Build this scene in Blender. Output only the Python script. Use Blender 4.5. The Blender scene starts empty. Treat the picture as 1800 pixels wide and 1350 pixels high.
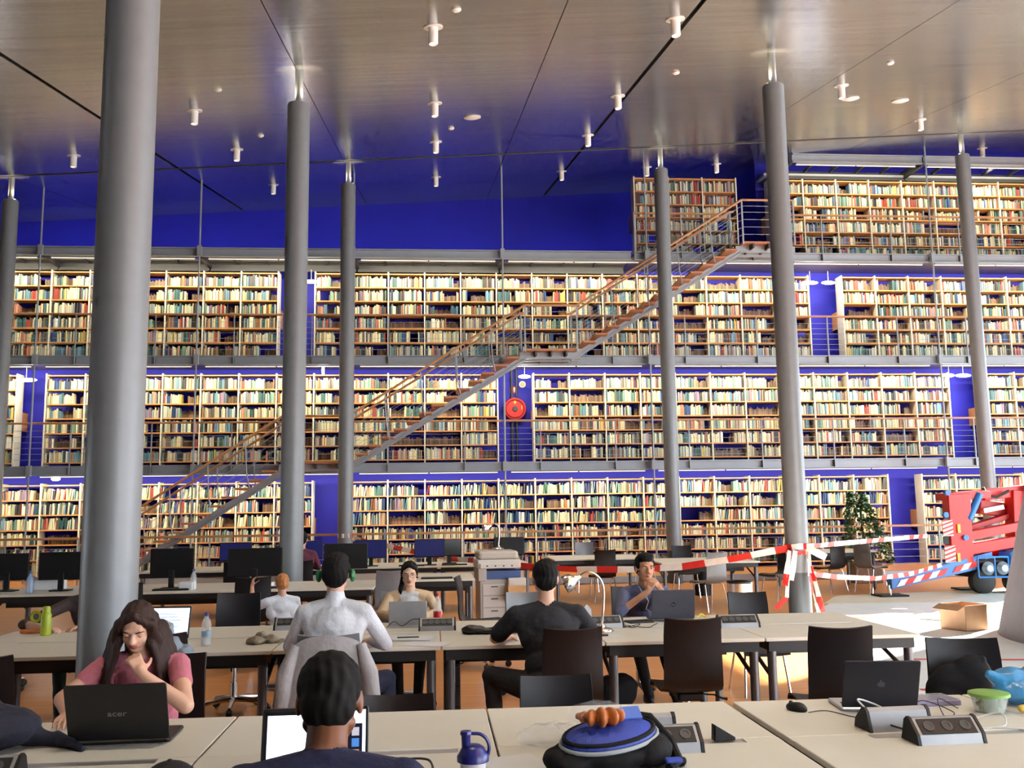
import bpy, bmesh, math, random
import numpy as np
from mathutils import Vector, Matrix, Euler, Quaternion
random.seed(7)
SC = bpy.context.scene
COL = SC.collection
PI = math.pi

# ------------------------------------------------------------------ camera
# calibrated from the photograph's vanishing points: f = 1656 px, centre (900, 675), eye 1.64 m
FPX = 1656.0
EYE = np.array([0.0, 0.0, 1.64])
def _dir(px, py):
    v = np.array([px - 900.0, py - 675.0, FPX]); return v / np.linalg.norm(v)
_up = _dir(727, -11790)
_fw = _dir(761, 897); _fw = _fw - _up * (_fw @ _up); _fw /= np.linalg.norm(_fw)
_rt = np.cross(_fw, _up)
if _rt[0] < 0: _rt = -_rt
ROT = np.array([_rt, _fw, _up])          # world = ROT @ camera
cam_d = bpy.data.cameras.new('camera'); cam = bpy.data.objects.new('camera', cam_d); COL.objects.link(cam)
cam_d.sensor_fit = 'HORIZONTAL'; cam_d.sensor_width = 36.0; cam_d.lens = 36.0 * FPX / 1800.0
cam_d.clip_start = 0.05; cam_d.clip_end = 300
_m = Matrix.Identity(4)
for r in range(3):
    _m[r][0] = ROT[r][0]; _m[r][1] = -ROT[r][1]; _m[r][2] = -ROT[r][2]; _m[r][3] = EYE[r]
cam.matrix_world = _m
SC.camera = cam

def aty(px, py, Y):
    d = ROT @ np.array([px - 900.0, py - 675.0, FPX]); return Vector(EYE + d * ((Y - EYE[1]) / d[1]))
def atz(px, py, Z):
    d = ROT @ np.array([px - 900.0, py - 675.0, FPX]); return Vector(EYE + d * ((Z - EYE[2]) / d[2]))

# ------------------------------------------------------------------ world, sun, exposure
W = bpy.data.worlds.new('world'); SC.world = W; W.use_nodes = True
bg = W.node_tree.nodes['Background']; bg.inputs[0].default_value = (0.80, 0.90, 1.0, 1); bg.inputs[1].default_value = 11.0
sun_d = bpy.data.lights.new('sun', 'SUN'); sun_d.energy = 85.0; sun_d.angle = math.radians(0.6); sun_d.color = (1.0, 0.93, 0.82)
sun = bpy.data.objects.new('sun', sun_d); COL.objects.link(sun)
SUN_TO = Vector((-1.0, -0.76, -0.50)).normalized()      # the way the sunlight travels
sun.rotation_euler = SUN_TO.to_track_quat('-Z', 'Y').to_euler(); sun.location = (14, 22, 9)
SC.view_settings.view_transform = 'Standard'; SC.view_settings.look = 'None'
SC.view_settings.gamma = 1.0; SC.view_settings.use_curve_mapping = False
SC.view_settings.exposure = 0.15
cy_ = SC.cycles
cy_.max_bounces = 6; cy_.diffuse_bounces = 3; cy_.glossy_bounces = 3; cy_.transmission_bounces = 3; cy_.transparent_max_bounces = 8
cy_.caustics_reflective = False; cy_.caustics_refractive = False; cy_.use_adaptive_sampling = True; cy_.adaptive_threshold = 0.10; cy_.adaptive_min_samples = 12
cy_.sample_clamp_indirect = 6.0; cy_.blur_glossy = 1.0

def roof_z(x, y): return 9.52 + 0.0655 * x + 0.19 * (y - 20.5)

# ------------------------------------------------------------------ materials
MATS = {}
def lin(c):
    c = c / 255.0
    return c / 12.92 if c <= 0.04045 else ((c + 0.055) / 1.055) ** 2.4
def rgb(r, g, b): return (lin(r), lin(g), lin(b), 1.0)
def mat(name, col, rough=0.5, metal=0.0, var=0.12, scale=6.0, bump=0.0, bscale=60.0, emit=0.0, ecol=None, alpha=1.0, trans=0.0, spec=0.5, coat=0.0, stretch=None):
    if name in MATS: return MATS[name]
    m = bpy.data.materials.new(name); m.use_nodes = True
    nt = m.node_tree; b = nt.nodes['Principled BSDF']
    b.inputs['Roughness'].default_value = rough; b.inputs['Metallic'].default_value = metal
    b.inputs['Specular IOR Level'].default_value = spec
    if coat: b.inputs['Coat Weight'].default_value = coat; b.inputs['Coat Roughness'].default_value = 0.15
    if trans: b.inputs['Transmission Weight'].default_value = trans; b.inputs['IOR'].default_value = 1.2
    b.inputs['Alpha'].default_value = alpha
    tc = nt.nodes.new('ShaderNodeTexCoord'); mp = nt.nodes.new('ShaderNodeMapping')
    nt.links.new(tc.outputs['Object'], mp.inputs['Vector'])
    if stretch: mp.inputs['Scale'].default_value = stretch
    n = nt.nodes.new('ShaderNodeTexNoise'); n.inputs['Scale'].default_value = scale; n.inputs['Detail'].default_value = 4
    nt.links.new(mp.outputs['Vector'], n.inputs['Vector'])
    r = nt.nodes.new('ShaderNodeValToRGB')
    lo = tuple(c * (1 - var) for c in col[:3]) + (1,); hi = tuple(min(1, c * (1 + var)) for c in col[:3]) + (1,)
    r.color_ramp.elements[0].position = 0.3; r.color_ramp.elements[0].color = lo
    r.color_ramp.elements[1].position = 0.7; r.color_ramp.elements[1].color = hi
    nt.links.new(n.outputs['Fac'], r.inputs['Fac']); nt.links.new(r.outputs['Color'], b.inputs['Base Color'])
    if bump:
        n2 = nt.nodes.new('ShaderNodeTexNoise'); n2.inputs['Scale'].default_value = bscale; n2.inputs['Detail'].default_value = 3
        nt.links.new(mp.outputs['Vector'], n2.inputs['Vector'])
        bp = nt.nodes.new('ShaderNodeBump'); bp.inputs['Strength'].default_value = bump; bp.inputs['Distance'].default_value = 0.01
        nt.links.new(n2.outputs['Fac'], bp.inputs['Height']); nt.links.new(bp.outputs['Normal'], b.inputs['Normal'])
    if emit:
        b.inputs['Emission Color'].default_value = ecol or col; b.inputs['Emission Strength'].default_value = emit
    MATS[name] = m
    return m

# ------------------------------------------------------------------ mesh building
class MB:
    def __init__(s): s.v = []; s.f = []; s.mi = []; s.cur = 0
    def add(s, vs, fs, mi=None):
        o = len(s.v); s.v += [tuple(v) for v in vs]; s.f += [tuple(i + o for i in f) for f in fs]
        s.mi += [s.cur if mi is None else mi] * len(fs); return s
    def box(s, x0, x1, y0, y1, z0, z1, M=None, mi=None):
        vs = [Vector((x, y, z)) for z in (z0, z1) for y in (y0, y1) for x in (x0, x1)]
        if M is not None: vs = [M @ v for v in vs]
        return s.add(vs, [(0, 2, 3, 1), (4, 5, 7, 6), (0, 1, 5, 4), (2, 6, 7, 3), (0, 4, 6, 2), (1, 3, 7, 5)], mi)
    def rbox(s, x0, x1, y0, y1, z0, z1, r=0.01, seg=3, M=None, mi=None):
        # box with rounded vertical edges and chamfered rims
        pts = []
        r = min(r, (x1 - x0) / 2 * .99, (y1 - y0) / 2 * .99)
        for cx, cy, a0 in ((x1 - r, y1 - r, 0), (x0 + r, y1 - r, PI / 2), (x0 + r, y0 + r, PI), (x1 - r, y0 + r, 1.5 * PI)):
            for k in range(seg + 1):
                a = a0 + k / seg * PI / 2; pts.append((cx + r * math.cos(a), cy + r * math.sin(a), math.cos(a), math.sin(a)))
        n = len(pts); c = min(r * .5, (z1 - z0) * .3)
        rings = [(z0, -c), (z0 + c, 0), (z1 - c, 0), (z1, -c)]
        vs = [Vector((p[0] + p[2] * o, p[1] + p[3] * o, z)) for z, o in rings for p in pts]
        if M is not None: vs = [M @ v for v in vs]
        fs = [tuple(range(n))[::-1], tuple(range(3 * n, 4 * n))]
        for q in range(3):
            for i in range(n): j = (i + 1) % n; fs.append((q * n + i, q * n + j, (q + 1) * n + j, (q + 1) * n + i))
        return s.add(vs, fs, mi)
    def lathe(s, prof, n=20, M=None, mi=None, cap=True, a0=0, a1=2 * PI):
        full = abs(a1 - a0 - 2 * PI) < 1e-6; m = n if full else n + 1
        vs = []
        for r, z in prof:
            for k in range(m):
                a = a0 + (a1 - a0) * k / n; vs.append(Vector((r * math.cos(a), r * math.sin(a), z)))
        if M is not None: vs = [M @ v for v in vs]
        fs = []
        for q in range(len(prof) - 1):
            for k in range(n):
                j = (k + 1) % m; fs.append((q * m + k, q * m + j, (q + 1) * m + j, (q + 1) * m + k))
        if cap and full:
            if prof[0][0] > 1e-5: fs.append(tuple(range(m))[::-1])
            if prof[-1][0] > 1e-5: fs.append(tuple(range((len(prof) - 1) * m, len(prof) * m)))
        return s.add(vs, fs, mi)
    def cyl(s, p0, p1, r0, r1=None, n=12, mi=None):
        p0 = Vector(p0); p1 = Vector(p1); d = p1 - p0; L = d.length
        M = Matrix.Translation(p0) @ d.to_track_quat('Z', 'Y').to_matrix().to_4x4()
        return s.lathe([(r0, 0), (r0 if r1 is None else r1, L)], n, M, mi)
    def tube(s, pts, r, n=8, mi=None):
        pts = [Vector(p) for p in pts]; rs = r if isinstance(r, (list, tuple)) else [r] * len(pts)
        up = Vector((0, 0, 1)); vs = []; prev = None
        for i, p in enumerate(pts):
            t = (pts[min(i + 1, len(pts) - 1)] - pts[max(i - 1, 0)])
            if t.length < 1e-9: t = Vector((0, 0, 1))
            t.normalize()
            if prev is None:
                a = up if abs(t.z) < .95 else Vector((1, 0, 0)); x = t.cross(a).normalized()
            else:
                x = (prev - t * prev.dot(t)); x = x.normalized() if x.length > 1e-6 else t.orthogonal().normalized()
            prev = x; y = t.cross(x)
            for k in range(n):
                a = 2 * PI * k / n; vs.append(p + (x * math.cos(a) + y * math.sin(a)) * rs[i])
        fs = []
        for q in range(len(pts) - 1):
            for k in range(n): j = (k + 1) % n; fs.append((q * n + k, q * n + j, (q + 1) * n + j, (q + 1) * n + k))
        fs.append(tuple(range(n))[::-1]); fs.append(tuple(range((len(pts) - 1) * n, len(pts) * n)))
        return s.add(vs, fs, mi)
    def ell(s, c, r, q=None, n=12, m=8, mi=None):
        c = Vector(c); r = (r, r, r) if not isinstance(r, (tuple, list)) else r; vs = []
        for j in range(m + 1):
            t = PI * j / m
            for k in range(n):
                a = 2 * PI * k / n; v = Vector((r[0] * math.sin(t) * math.cos(a), r[1] * math.sin(t) * math.sin(a), r[2] * math.cos(t)))
                vs.append(c + (q @ v if q is not None else v))
        fs = []
        for j in range(m):
            for k in range(n):
                l = (k + 1) % n; f = [j * n + k, (j + 1) * n + k, (j + 1) * n + l, j * n + l]
                if j == 0: f = [k, (j + 1) * n + k, (j + 1) * n + l]
                if j == m - 1: f = [j * n + k, (j + 1) * n + k, j * n + l]
                fs.append(tuple(f))
        return s.add(vs, fs, mi)
    def prism(s, poly, y0, y1, M=None, mi=None):
        # poly in (x, z), extruded along y
        n = len(poly); vs = [Vector((x, y, z)) for y in (y0, y1) for x, z in poly]
        if M is not None: vs = [M @ v for v in vs]
        fs = [tuple(range(n)), tuple(range(n, 2 * n))[::-1]] + [(i, i + n, (i + 1) % n + n, (i + 1) % n) for i in range(n)]
        return s.add(vs, fs, mi)
    def sheet(s, P, th, mi=None, edge=None):
        # P: grid [i][j] of points -> a solid sheet of thickness th
        ni, nj = len(P), len(P[0]); P = [[Vector(p) for p in row] for row in P]; N = []
        for i in range(ni):
            for j in range(nj):
                a = P[min(i + 1, ni - 1)][j] - P[max(i - 1, 0)][j]; b = P[i][min(j + 1, nj - 1)] - P[i][max(j - 1, 0)]
                k = a.cross(b); N.append(k.normalized() if k.length > 1e-12 else Vector((0, 0, 1)))
        A = [P[i][j] + N[i * nj + j] * th / 2 for i in range(ni) for j in range(nj)]
        B = [P[i][j] - N[i * nj + j] * th / 2 for i in range(ni) for j in range(nj)]
        o = ni * nj; fs = []
        for i in range(ni - 1):
            for j in range(nj - 1):
                a = i * nj + j; fs.append((a, a + nj, a + nj + 1, a + 1)); fs.append((a + o, a + 1 + o, a + nj + 1 + o, a + nj + o))
        s.add(A + B, fs, mi)
        base = len(s.v) - 2 * o; es = []
        for j in range(nj - 1):
            es.append((j, j + 1, j + 1 + o, j + o)); a = (ni - 1) * nj + j; es.append((a + 1, a, a + o, a + 1 + o))
        for i in range(ni - 1):
            a = i * nj; es.append((a + nj, a, a + o, a + nj + o)); a = i * nj + nj - 1; es.append((a, a + nj, a + nj + o, a + o))
        s.f += [tuple(k + base for k in e) for e in es]; s.mi += [(mi if mi is not None else s.cur) if edge is None else edge] * len(es)
        return s
    def mesh(s, name, smooth=False):
        me = bpy.data.meshes.new(name); me.from_pydata(s.v, [], s.f); me.update()
        if any(s.mi): me.polygons.foreach_set('material_index', s.mi)
        if smooth:
            me.polygons.foreach_set('use_smooth', [True] * len(me.polygons)); me.set_sharp_from_angle(angle=math.radians(38))
        return me

def obj(name, mb, m, parent=None, smooth=False, loc=None, rot=None, bevel=0.0):
    me = mb.mesh(name, smooth) if isinstance(mb, MB) else mb
    o = bpy.data.objects.new(name, me)
    if isinstance(mb, MB) or not me.materials:
        for x in (m if isinstance(m, (list, tuple)) else [m]): me.materials.append(x)
    COL.objects.link(o)
    if parent is not None: o.parent = parent
    if loc is not None: o.location = loc
    if rot is not None: o.rotation_euler = rot
    if bevel:
        b = o.modifiers.new('bevel', 'BEVEL'); b.width = bevel; b.segments = 2; b.limit_method = 'ANGLE'
    return o
def tag(o, label, cat, group=None, kind=None):
    o['label'] = label; o['category'] = cat
    if group: o['group'] = group
    if kind: o['kind'] = kind
    return o
def thing(name, label, cat, loc=(0, 0, 0), rz=0.0, group=None):
    o = bpy.data.objects.new(name, None); COL.objects.link(o); o.empty_display_size = 0.1
    o.location = loc; o.rotation_euler = (0, 0, rz)
    return tag(o, label, cat, group)
def struct(o): o['kind'] = 'structure'; return o
def copy_tree(o, parent=None):
    c = o.copy(); COL.objects.link(c); c.parent = parent
    for ch in list(o.children):
        if ch.type != 'LIGHT': copy_tree(ch, c)
    return c
def T(x=0, y=0, z=0, rx=0, ry=0, rz=0):
    return Matrix.Translation((x, y, z)) @ Euler((rx, ry, rz)).to_matrix().to_4x4()

M_ = {}
def setup_materials():
    g = M_
    g['blue'] = mat('blue_paint', (0.010, 0.010, 0.42, 1), 0.65, var=0.06, scale=1.5)
    g['steel'] = mat('grey_painted_steel', rgb(150, 158, 164), 0.45, 0.1, var=0.05, scale=3)
    g['steel_dark'] = mat('dark_steel', rgb(62, 64, 66), 0.5, 0.3, var=0.08)
    g['column'] = mat('column_silver_paint', rgb(124, 128, 131), 0.42, 0.1, var=0.04, scale=9, bump=0.06, bscale=220)
    g['column_dark'] = mat('column_dark_band', rgb(72, 76, 80), 0.45, 0.1, var=0.05)
    g['chrome'] = mat('chrome', (0.75, 0.75, 0.76, 1), 0.16, 1.0, var=0.03)
    g['alu'] = mat('brushed_aluminium', (0.62, 0.62, 0.63, 1), 0.34, 0.9, var=0.05, stretch=(1, 30, 30))
    g['wood'] = mat('shelf_wood', rgb(202, 142, 78), 0.5, var=0.18, scale=4, stretch=(1, 12, 12))
    g['railwood'] = mat('handrail_wood', rgb(176, 128, 84), 0.45, var=0.15, scale=5, stretch=(1, 10, 10))
    g['tread'] = mat('tread_wood', rgb(176, 118, 78), 0.5, var=0.15, scale=4, stretch=(10, 1, 10))
    g['upright'] = mat('cream_metal', rgb(214, 208, 190), 0.5, var=0.04)
    g['white'] = mat('white_laminate', rgb(226, 219, 205), 0.42, var=0.03, scale=3)
    g['black'] = mat('black_plastic', rgb(14, 14, 16), 0.5, var=0.1, spec=0.3)
    g['black_metal'] = mat('black_metal', rgb(14, 14, 15), 0.5, 0.0, var=0.08)
    g['dark_gap'] = mat('dark_joint', rgb(18, 17, 16), 0.8)
    g['shell'] = mat('dark_chair_veneer', rgb(30, 22, 21), 0.45, spec=.3, var=0.2, scale=5, stretch=(10, 10, 1))
    g['shell_black'] = mat('black_chair_shell', rgb(15, 15, 20), 0.5, spec=.3, var=0.12)
    g['shell_grey'] = mat('grey_chair_shell', rgb(120, 122, 126), 0.4, 0.2, var=0.06)
    g['shell_edge'] = mat('light_ply_edge', rgb(176, 134, 100), 0.5, var=0.12)
    g['leg'] = mat('grey_leg', rgb(98, 98, 102), 0.35, 0.6, var=0.05)
    g['fabric_black'] = mat('black_nylon', rgb(11, 11, 14), 0.8, spec=.25, var=0.2, bump=0.15, bscale=60)
    g['paper'] = mat('paper', rgb(228, 226, 226), 0.7, var=0.03)
    g['red'] = mat('red_paint', rgb(190, 24, 22), 0.4, var=0.06)
    g['liftblue'] = mat('blue_machine_paint', rgb(28, 104, 176), 0.4, var=0.08)
    g['rubber'] = mat('rubber', rgb(28, 28, 28), 0.8, var=0.1, bump=0.3)
    g['tape_red'] = mat('tape_red', rgb(206, 42, 36), 0.5, var=0.05)
    g['tape_white'] = mat('tape_white', rgb(232, 224, 216), 0.5, var=0.04)
    g['glass'] = mat('clear_plastic', (0.92, 0.95, 0.96, 1), 0.06, 0.0, var=0.01, alpha=0.28, spec=0.8)
    g['film'] = mat('clear_film', (0.92, 0.94, 0.96, 1), 0.12, 0.0, var=0.02, alpha=0.22, spec=0.9, bump=0.8, bscale=25)
    g['carpet'] = mat('cable_black', rgb(18, 18, 18), 0.5)
    g['cable_white'] = mat('cable_white', rgb(214, 212, 208), 0.5)
    g['lamp_on'] = mat('lamp_diffuser_lit', (1, .95, .85, 1), 0.5, var=0.0, emit=9.0, ecol=(1, .93, .80, 1))
    g['tube_on'] = mat('tube_lit', (1, .93, .8, 1), 0.5, var=0.0, emit=1.1, ecol=(1, .88, .66, 1))
setup_materials()

def area(name, parent, loc, size, size_y, energy, col, direction):
    d = bpy.data.lights.new(name, 'AREA'); d.shape = 'RECTANGLE'; d.size = size; d.size_y = size_y; d.energy = energy; d.color = col
    o = bpy.data.objects.new(name, d); COL.objects.link(o); o.parent = parent; o.location = loc
    o.rotation_euler = Vector(direction).to_track_quat('-Z', 'Y').to_euler()
    return o
# ================================================================== STRUCTURE
XL, XR = -12.5, 17.5            # side walls
YB, YF = -5.0, 27.5             # wall behind the viewer, upper back wall
DECK = [0.15, 2.74, 5.26, 7.83, 10.40]       # walkway level of each book storey
YBEAM, YSHELF, YWALL = 22.0, 22.9, 23.6
GX = lambda k: -0.19 + 0.8905 * k             # bookcase bay grid
RODX = [-9.0, -5.42, -1.86, 1.68, 5.2, 8.8, 12.45, 16.0]

# floor: reflective orange-brown wood
def floor_material():
    m = bpy.data.materials.new('wood_floor'); m.use_nodes = True; nt = m.node_tree; b = nt.nodes['Principled BSDF']
    tc = nt.nodes.new('ShaderNodeTexCoord'); mp = nt.nodes.new('ShaderNodeMapping'); mp.inputs['Scale'].default_value = (0.5, 6, 1)
    nt.links.new(tc.outputs['Object'], mp.inputs['Vector'])
    n = nt.nodes.new('ShaderNodeTexNoise'); n.inputs['Scale'].default_value = 2.5; n.inputs['Detail'].default_value = 6
    nt.links.new(mp.outputs['Vector'], n.inputs['Vector'])
    r = nt.nodes.new('ShaderNodeValToRGB'); r.color_ramp.elements[0].position = .3; r.color_ramp.elements[1].position = .72
    r.color_ramp.elements[0].color = rgb(190, 122, 62); r.color_ramp.elements[1].color = rgb(216, 148, 84)
    nt.links.new(n.outputs['Fac'], r.inputs['Fac']); nt.links.new(r.outputs['Color'], b.inputs['Base Color'])
    b.inputs['Roughness'].default_value = 0.32
    return m
fm = floor_material()
struct(obj('floor', MB().box(XL, XR, YB, YF + .3, -0.2, 0.0), fm))
struct(obj('trim_1', MB().box(XL, XR, 20.72, YWALL, 0.0, DECK[0]).box(XL, XR, 20.66, 20.72, 0.02, DECK[0] + .0, mi=1), [fm, M_['steel']]))
# back walls, painted ultramarine
struct(obj('wall_back', MB().box(XL, XR, YWALL, YWALL + .2, 0, 7.72), M_['blue']))
struct(obj('wall_back_upper', MB().box(XL, 8.6, YF, YF + .2, 7.5, 12.2), M_['blue']))
struct(obj('wall_back_right', MB().box(8.6, XR, YWALL, YWALL + .2, 7.72, 11.4).box(8.6, 8.8, YWALL + .2, YF, 7.72, 11.9), M_['blue']))
wallm = mat('grey_plaster', rgb(128, 126, 122), 0.8, var=0.05)
# left wall with a high window band, rear wall, right facade with its glazed opening and an added slot shaping the sun patch
def wall_x(name, x0, x1, holes, m, ztop=11.6):
    mb = MB(); ys = sorted({YB, YF} | {h[0] for h in holes} | {h[1] for h in holes})
    for a, b in zip(ys[:-1], ys[1:]):
        z = 0.0
        for h in sorted([h for h in holes if h[0] <= a and h[1] >= b], key=lambda h: h[2]):
            if h[2] > z: mb.box(x0, x1, a, b, z, h[2])
            z = h[3]
        if z < ztop: mb.box(x0, x1, a, b, z, ztop)
    return struct(obj(name, mb, m))
LEFT_HOLES = [(6.5, 9.0, 0.8, 2.4)]
RIGHT_HOLES = [(-2.0, 16.4, 0.2, 6.2), (19.7, 22.85, 2.6, 7.25)]
wall_x('wall_left', XL - .2, XL, LEFT_HOLES, wallm)
wall_x('wall_right', XR, XR + .2, RIGHT_HOLES, wallm)
struct(obj('wall_rear', MB().box(XL, 5.0, YB - .2, YB, 0, 6.6).box(5.0, XR, YB - .2, YB, 0, .3).box(5.0, XR, YB - .2, YB, 5.2, 6.6), wallm))

# ceiling: brushed metal panels hung under a dark roof
def ceiling_material():
    m = bpy.data.materials.new('brushed_metal_ceiling'); m.use_nodes = True; nt = m.node_tree; b = nt.nodes['Principled BSDF']
    tc = nt.nodes.new('ShaderNodeTexCoord'); mp = nt.nodes.new('ShaderNodeMapping'); mp.inputs['Scale'].default_value = (0.25, 5.0, 1)
    nt.links.new(tc.outputs['Object'], mp.inputs['Vector'])
    n = nt.nodes.new('ShaderNodeTexNoise'); n.inputs['Scale'].default_value = 2.2; n.inputs['Detail'].default_value = 5
    nt.links.new(mp.outputs['Vector'], n.inputs['Vector'])
    r = nt.nodes.new('ShaderNodeValToRGB'); r.color_ramp.elements[0].position = .25; r.color_ramp.elements[1].position = .8
    r.color_ramp.elements[0].color = (0.36, 0.375, 0.385, 1); r.color_ramp.elements[1].color = (0.54, 0.56, 0.57, 1)
    nt.links.new(n.outputs['Fac'], r.inputs['Fac']); nt.links.new(r.outputs['Color'], b.inputs['Base Color'])
    b.inputs['Metallic'].default_value = 0.92; b.inputs['Roughness'].default_value = 0.24
    w = nt.nodes.new('ShaderNodeTexWave'); w.wave_type = 'BANDS'; w.bands_direction = 'Y'; w.inputs['Scale'].default_value = 1.6
    w.inputs['Distortion'].default_value = 0.4; w.wave_profile = 'SAW'
    nt.links.new(tc.outputs['Object'], w.inputs['Vector'])
    mx = nt.nodes.new('ShaderNodeMath'); mx.operation = 'ADD'; nt.links.new(w.outputs['Fac'], mx.inputs[0]); nt.links.new(n.outputs['Fac'], mx.inputs[1])
    bp = nt.nodes.new('ShaderNodeBump'); bp.inputs['Strength'].default_value = 0.16; bp.inputs['Distance'].default_value = 0.012
    nt.links.new(mx.outputs[0], bp.inputs['Height']); nt.links.new(bp.outputs['Normal'], b.inputs['Normal'])
    return m
cm = ceiling_material()
ceil = struct(obj('ceiling', MB().add(
    [(x, y, roof_z(x, y) + dz) for dz in (.05, .35) for y in (YB, YF + .2) for x in (XL, XR)],
    [(0, 2, 3, 1), (4, 5, 7, 6), (0, 1, 5, 4), (2, 6, 7, 3), (0, 4, 6, 2), (1, 3, 7, 5)]), M_['dark_gap']))
cx = [XL, -9.1, -5.53, -1.95, 1.65, 3.38, 6.9, 10.4, 13.9, XR]
cy = [YB, 6.0, 20.35, YF + .15]
for i in range(len(cx) - 1):
    for j in range(len(cy) - 1):
        g0 = 0.035 if cx[i] in (-5.53, 3.38) else 0.006; g1 = 0.035 if cx[i + 1] in (-5.53, 3.38) else 0.006
        h0 = 0.03 if cy[j] == 20.35 else 0.006; h1 = 0.03 if cy[j + 1] == 20.35 else 0.006
        x0, x1, y0, y1 = cx[i] + g0, cx[i + 1] - g1, cy[j] + h0, cy[j + 1] - h1
        if i > 0 and 8.6 < x0 and y0 > 22: y1 = min(y1, YF)
        obj('panel', MB().add([(x, y, roof_z(x, y) + dz) for dz in (0, .045) for y in (y0, y1) for x in (x0, x1)],
            [(0, 2, 3, 1), (4, 5, 7, 6), (0, 1, 5, 4), (2, 6, 7, 3), (0, 4, 6, 2), (1, 3, 7, 5)]), cm, ceil)
# thin drip rail along the panel joint over the far column row
obj('trim_rail', MB().tube([(XL, 20.33, roof_z(XL, 20.33) - .01), (XR, 20.33, roof_z(XR, 20.33) - .01)], .012, 6), M_['steel_dark'], ceil)

# ------------------------------------------------------------------ columns
COLS = [(-1.89, 5.8, 'thick grey round column beside the woman in pink at the front table'),
        (-1.92, 13.2, 'grey round column rising behind the red-haired child'),
        (5.16, 13.2, 'grey round column wrapped in red and white barrier tape at its foot'),
        (-9.08, 20.5, 'grey round column at the far left edge in front of the bookcases'),
        (-1.86, 20.5, 'slim far column with one loop of barrier tape, in front of the staircase'),
        (5.25, 20.5, 'far grey column that the upper staircase flight passes behind'),
        (12.55, 20.5, 'far grey column rising behind the red lifting machine')]
for x, y, lab in COLS:
    t = thing('round_column', lab, 'column', (x, y, 0), 0, 'round steel columns carrying the roof')
    zt = roof_z(x, y); zc = zt - 0.52
    obj('shaft', MB().lathe([(.16, .70), (.16, zc - .02), (.152, zc)], 40), M_['column'], t, True)
    obj('base_band', MB().lathe([(.1605, 0), (.1605, .70)], 40), M_['column_dark'], t, True)
    obj('neck', MB().lathe([(.058, zc - .05), (.058, zt + .04)], 24), M_['column'], t, True)
    for s in (-1, 1):
        obj('uplight', MB().lathe([(.0, 0), (.03, 0), (.03, .012), (.0, .012)], 12, T(s * .09, -.05, zc + .001)), M_['lamp_on'], t, True)
        d = bpy.data.lights.new('uplight', 'SPOT'); d.energy = 45; d.color = (1, .82, .55); d.spot_size = 1.2; d.spot_blend = .8; d.shadow_soft_size = .025
        o = bpy.data.objects.new('uplight_beam', d); COL.objects.link(o); o.parent = t; o.location = (s * .09, -.05, zc + .03); o.rotation_euler = (PI, 0, 0)

# ------------------------------------------------------------------ balconies
def balcony(i, x0, x1, label, deck_to, soffit, rail_breaks=(), rail=True):
    z = DECK[i]; t = thing('steel_balcony', label, 'balcony', (0, YBEAM, z), 0, 'steel book-wall balconies')
    segs = [x0] + [r for r in RODX if x0 < r < x1] + [x1]
    for a, b in zip(segs[:-1], segs[1:]):     # channel beams between hangers
        a += .02; b -= .02
        obj('beam', MB().prism([(0, 0), (0, -.21), (.10, -.21), (.10, -.19), (.025, -.19), (.025, -.025), (.10, -.025), (.10, 0)], a, b,
            Matrix(((0, 1, 0, 0), (-1, 0, 0, .1), (0, 0, 1, 0), (0, 0, 0, 1)))), M_['steel'], t)
    obj('deck', MB().box(x0, x1, .12, deck_to - YBEAM, -.10, -.02), soffit, t)
    px = [5.2 + .89 * (2 * n + 1) for n in range(-9, 7)]
    px = [p for p in px if x0 < p < x1]
    for p in px: obj('stiffener', MB().box(p - .008, p + .008, -.012, .09, -.21, 0), M_['steel_dark'], t)
    if rail:
        runs = []; cur = x0
        for a, b in sorted(rail_breaks): runs.append((cur, a)); cur = b
        runs.append((cur, x1))
        for a, b in runs:
            if b - a < .3: continue
            obj('handrail', MB().rbox(a, b, -.02, .03, .94, .985, .012), M_['railwood'], t)
            for zz in (.14, .27, .40, .53, .66, .79):
                obj('cable', MB().cyl((a, 0, zz), (b, 0, zz), .0045, n=6), M_['steel'], t)
            for p in px + [a + .02, b - .02]:
                if a <= p <= b: obj('post', MB().box(p - .012, p + .012, -.018, .018, -.21, .95), M_['steel'], t)
    return t
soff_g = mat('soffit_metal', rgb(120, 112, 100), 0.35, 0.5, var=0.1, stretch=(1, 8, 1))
soff_b = mat('soffit_blue_bounce', rgb(70, 66, 96), 0.4, 0.3, var=0.1)  # violet tint stands in for blue light bounced off the lit wall
XA, XB = -12.0, 17.3
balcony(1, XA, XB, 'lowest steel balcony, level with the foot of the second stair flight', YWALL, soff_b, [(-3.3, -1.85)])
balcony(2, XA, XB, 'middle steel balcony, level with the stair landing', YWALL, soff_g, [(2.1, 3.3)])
balcony(3, 4.9, XB, 'upper steel balcony on the right, reached by the top stair flight', YF if False else YWALL, soff_g, [(7.3, 8.5)])
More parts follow.
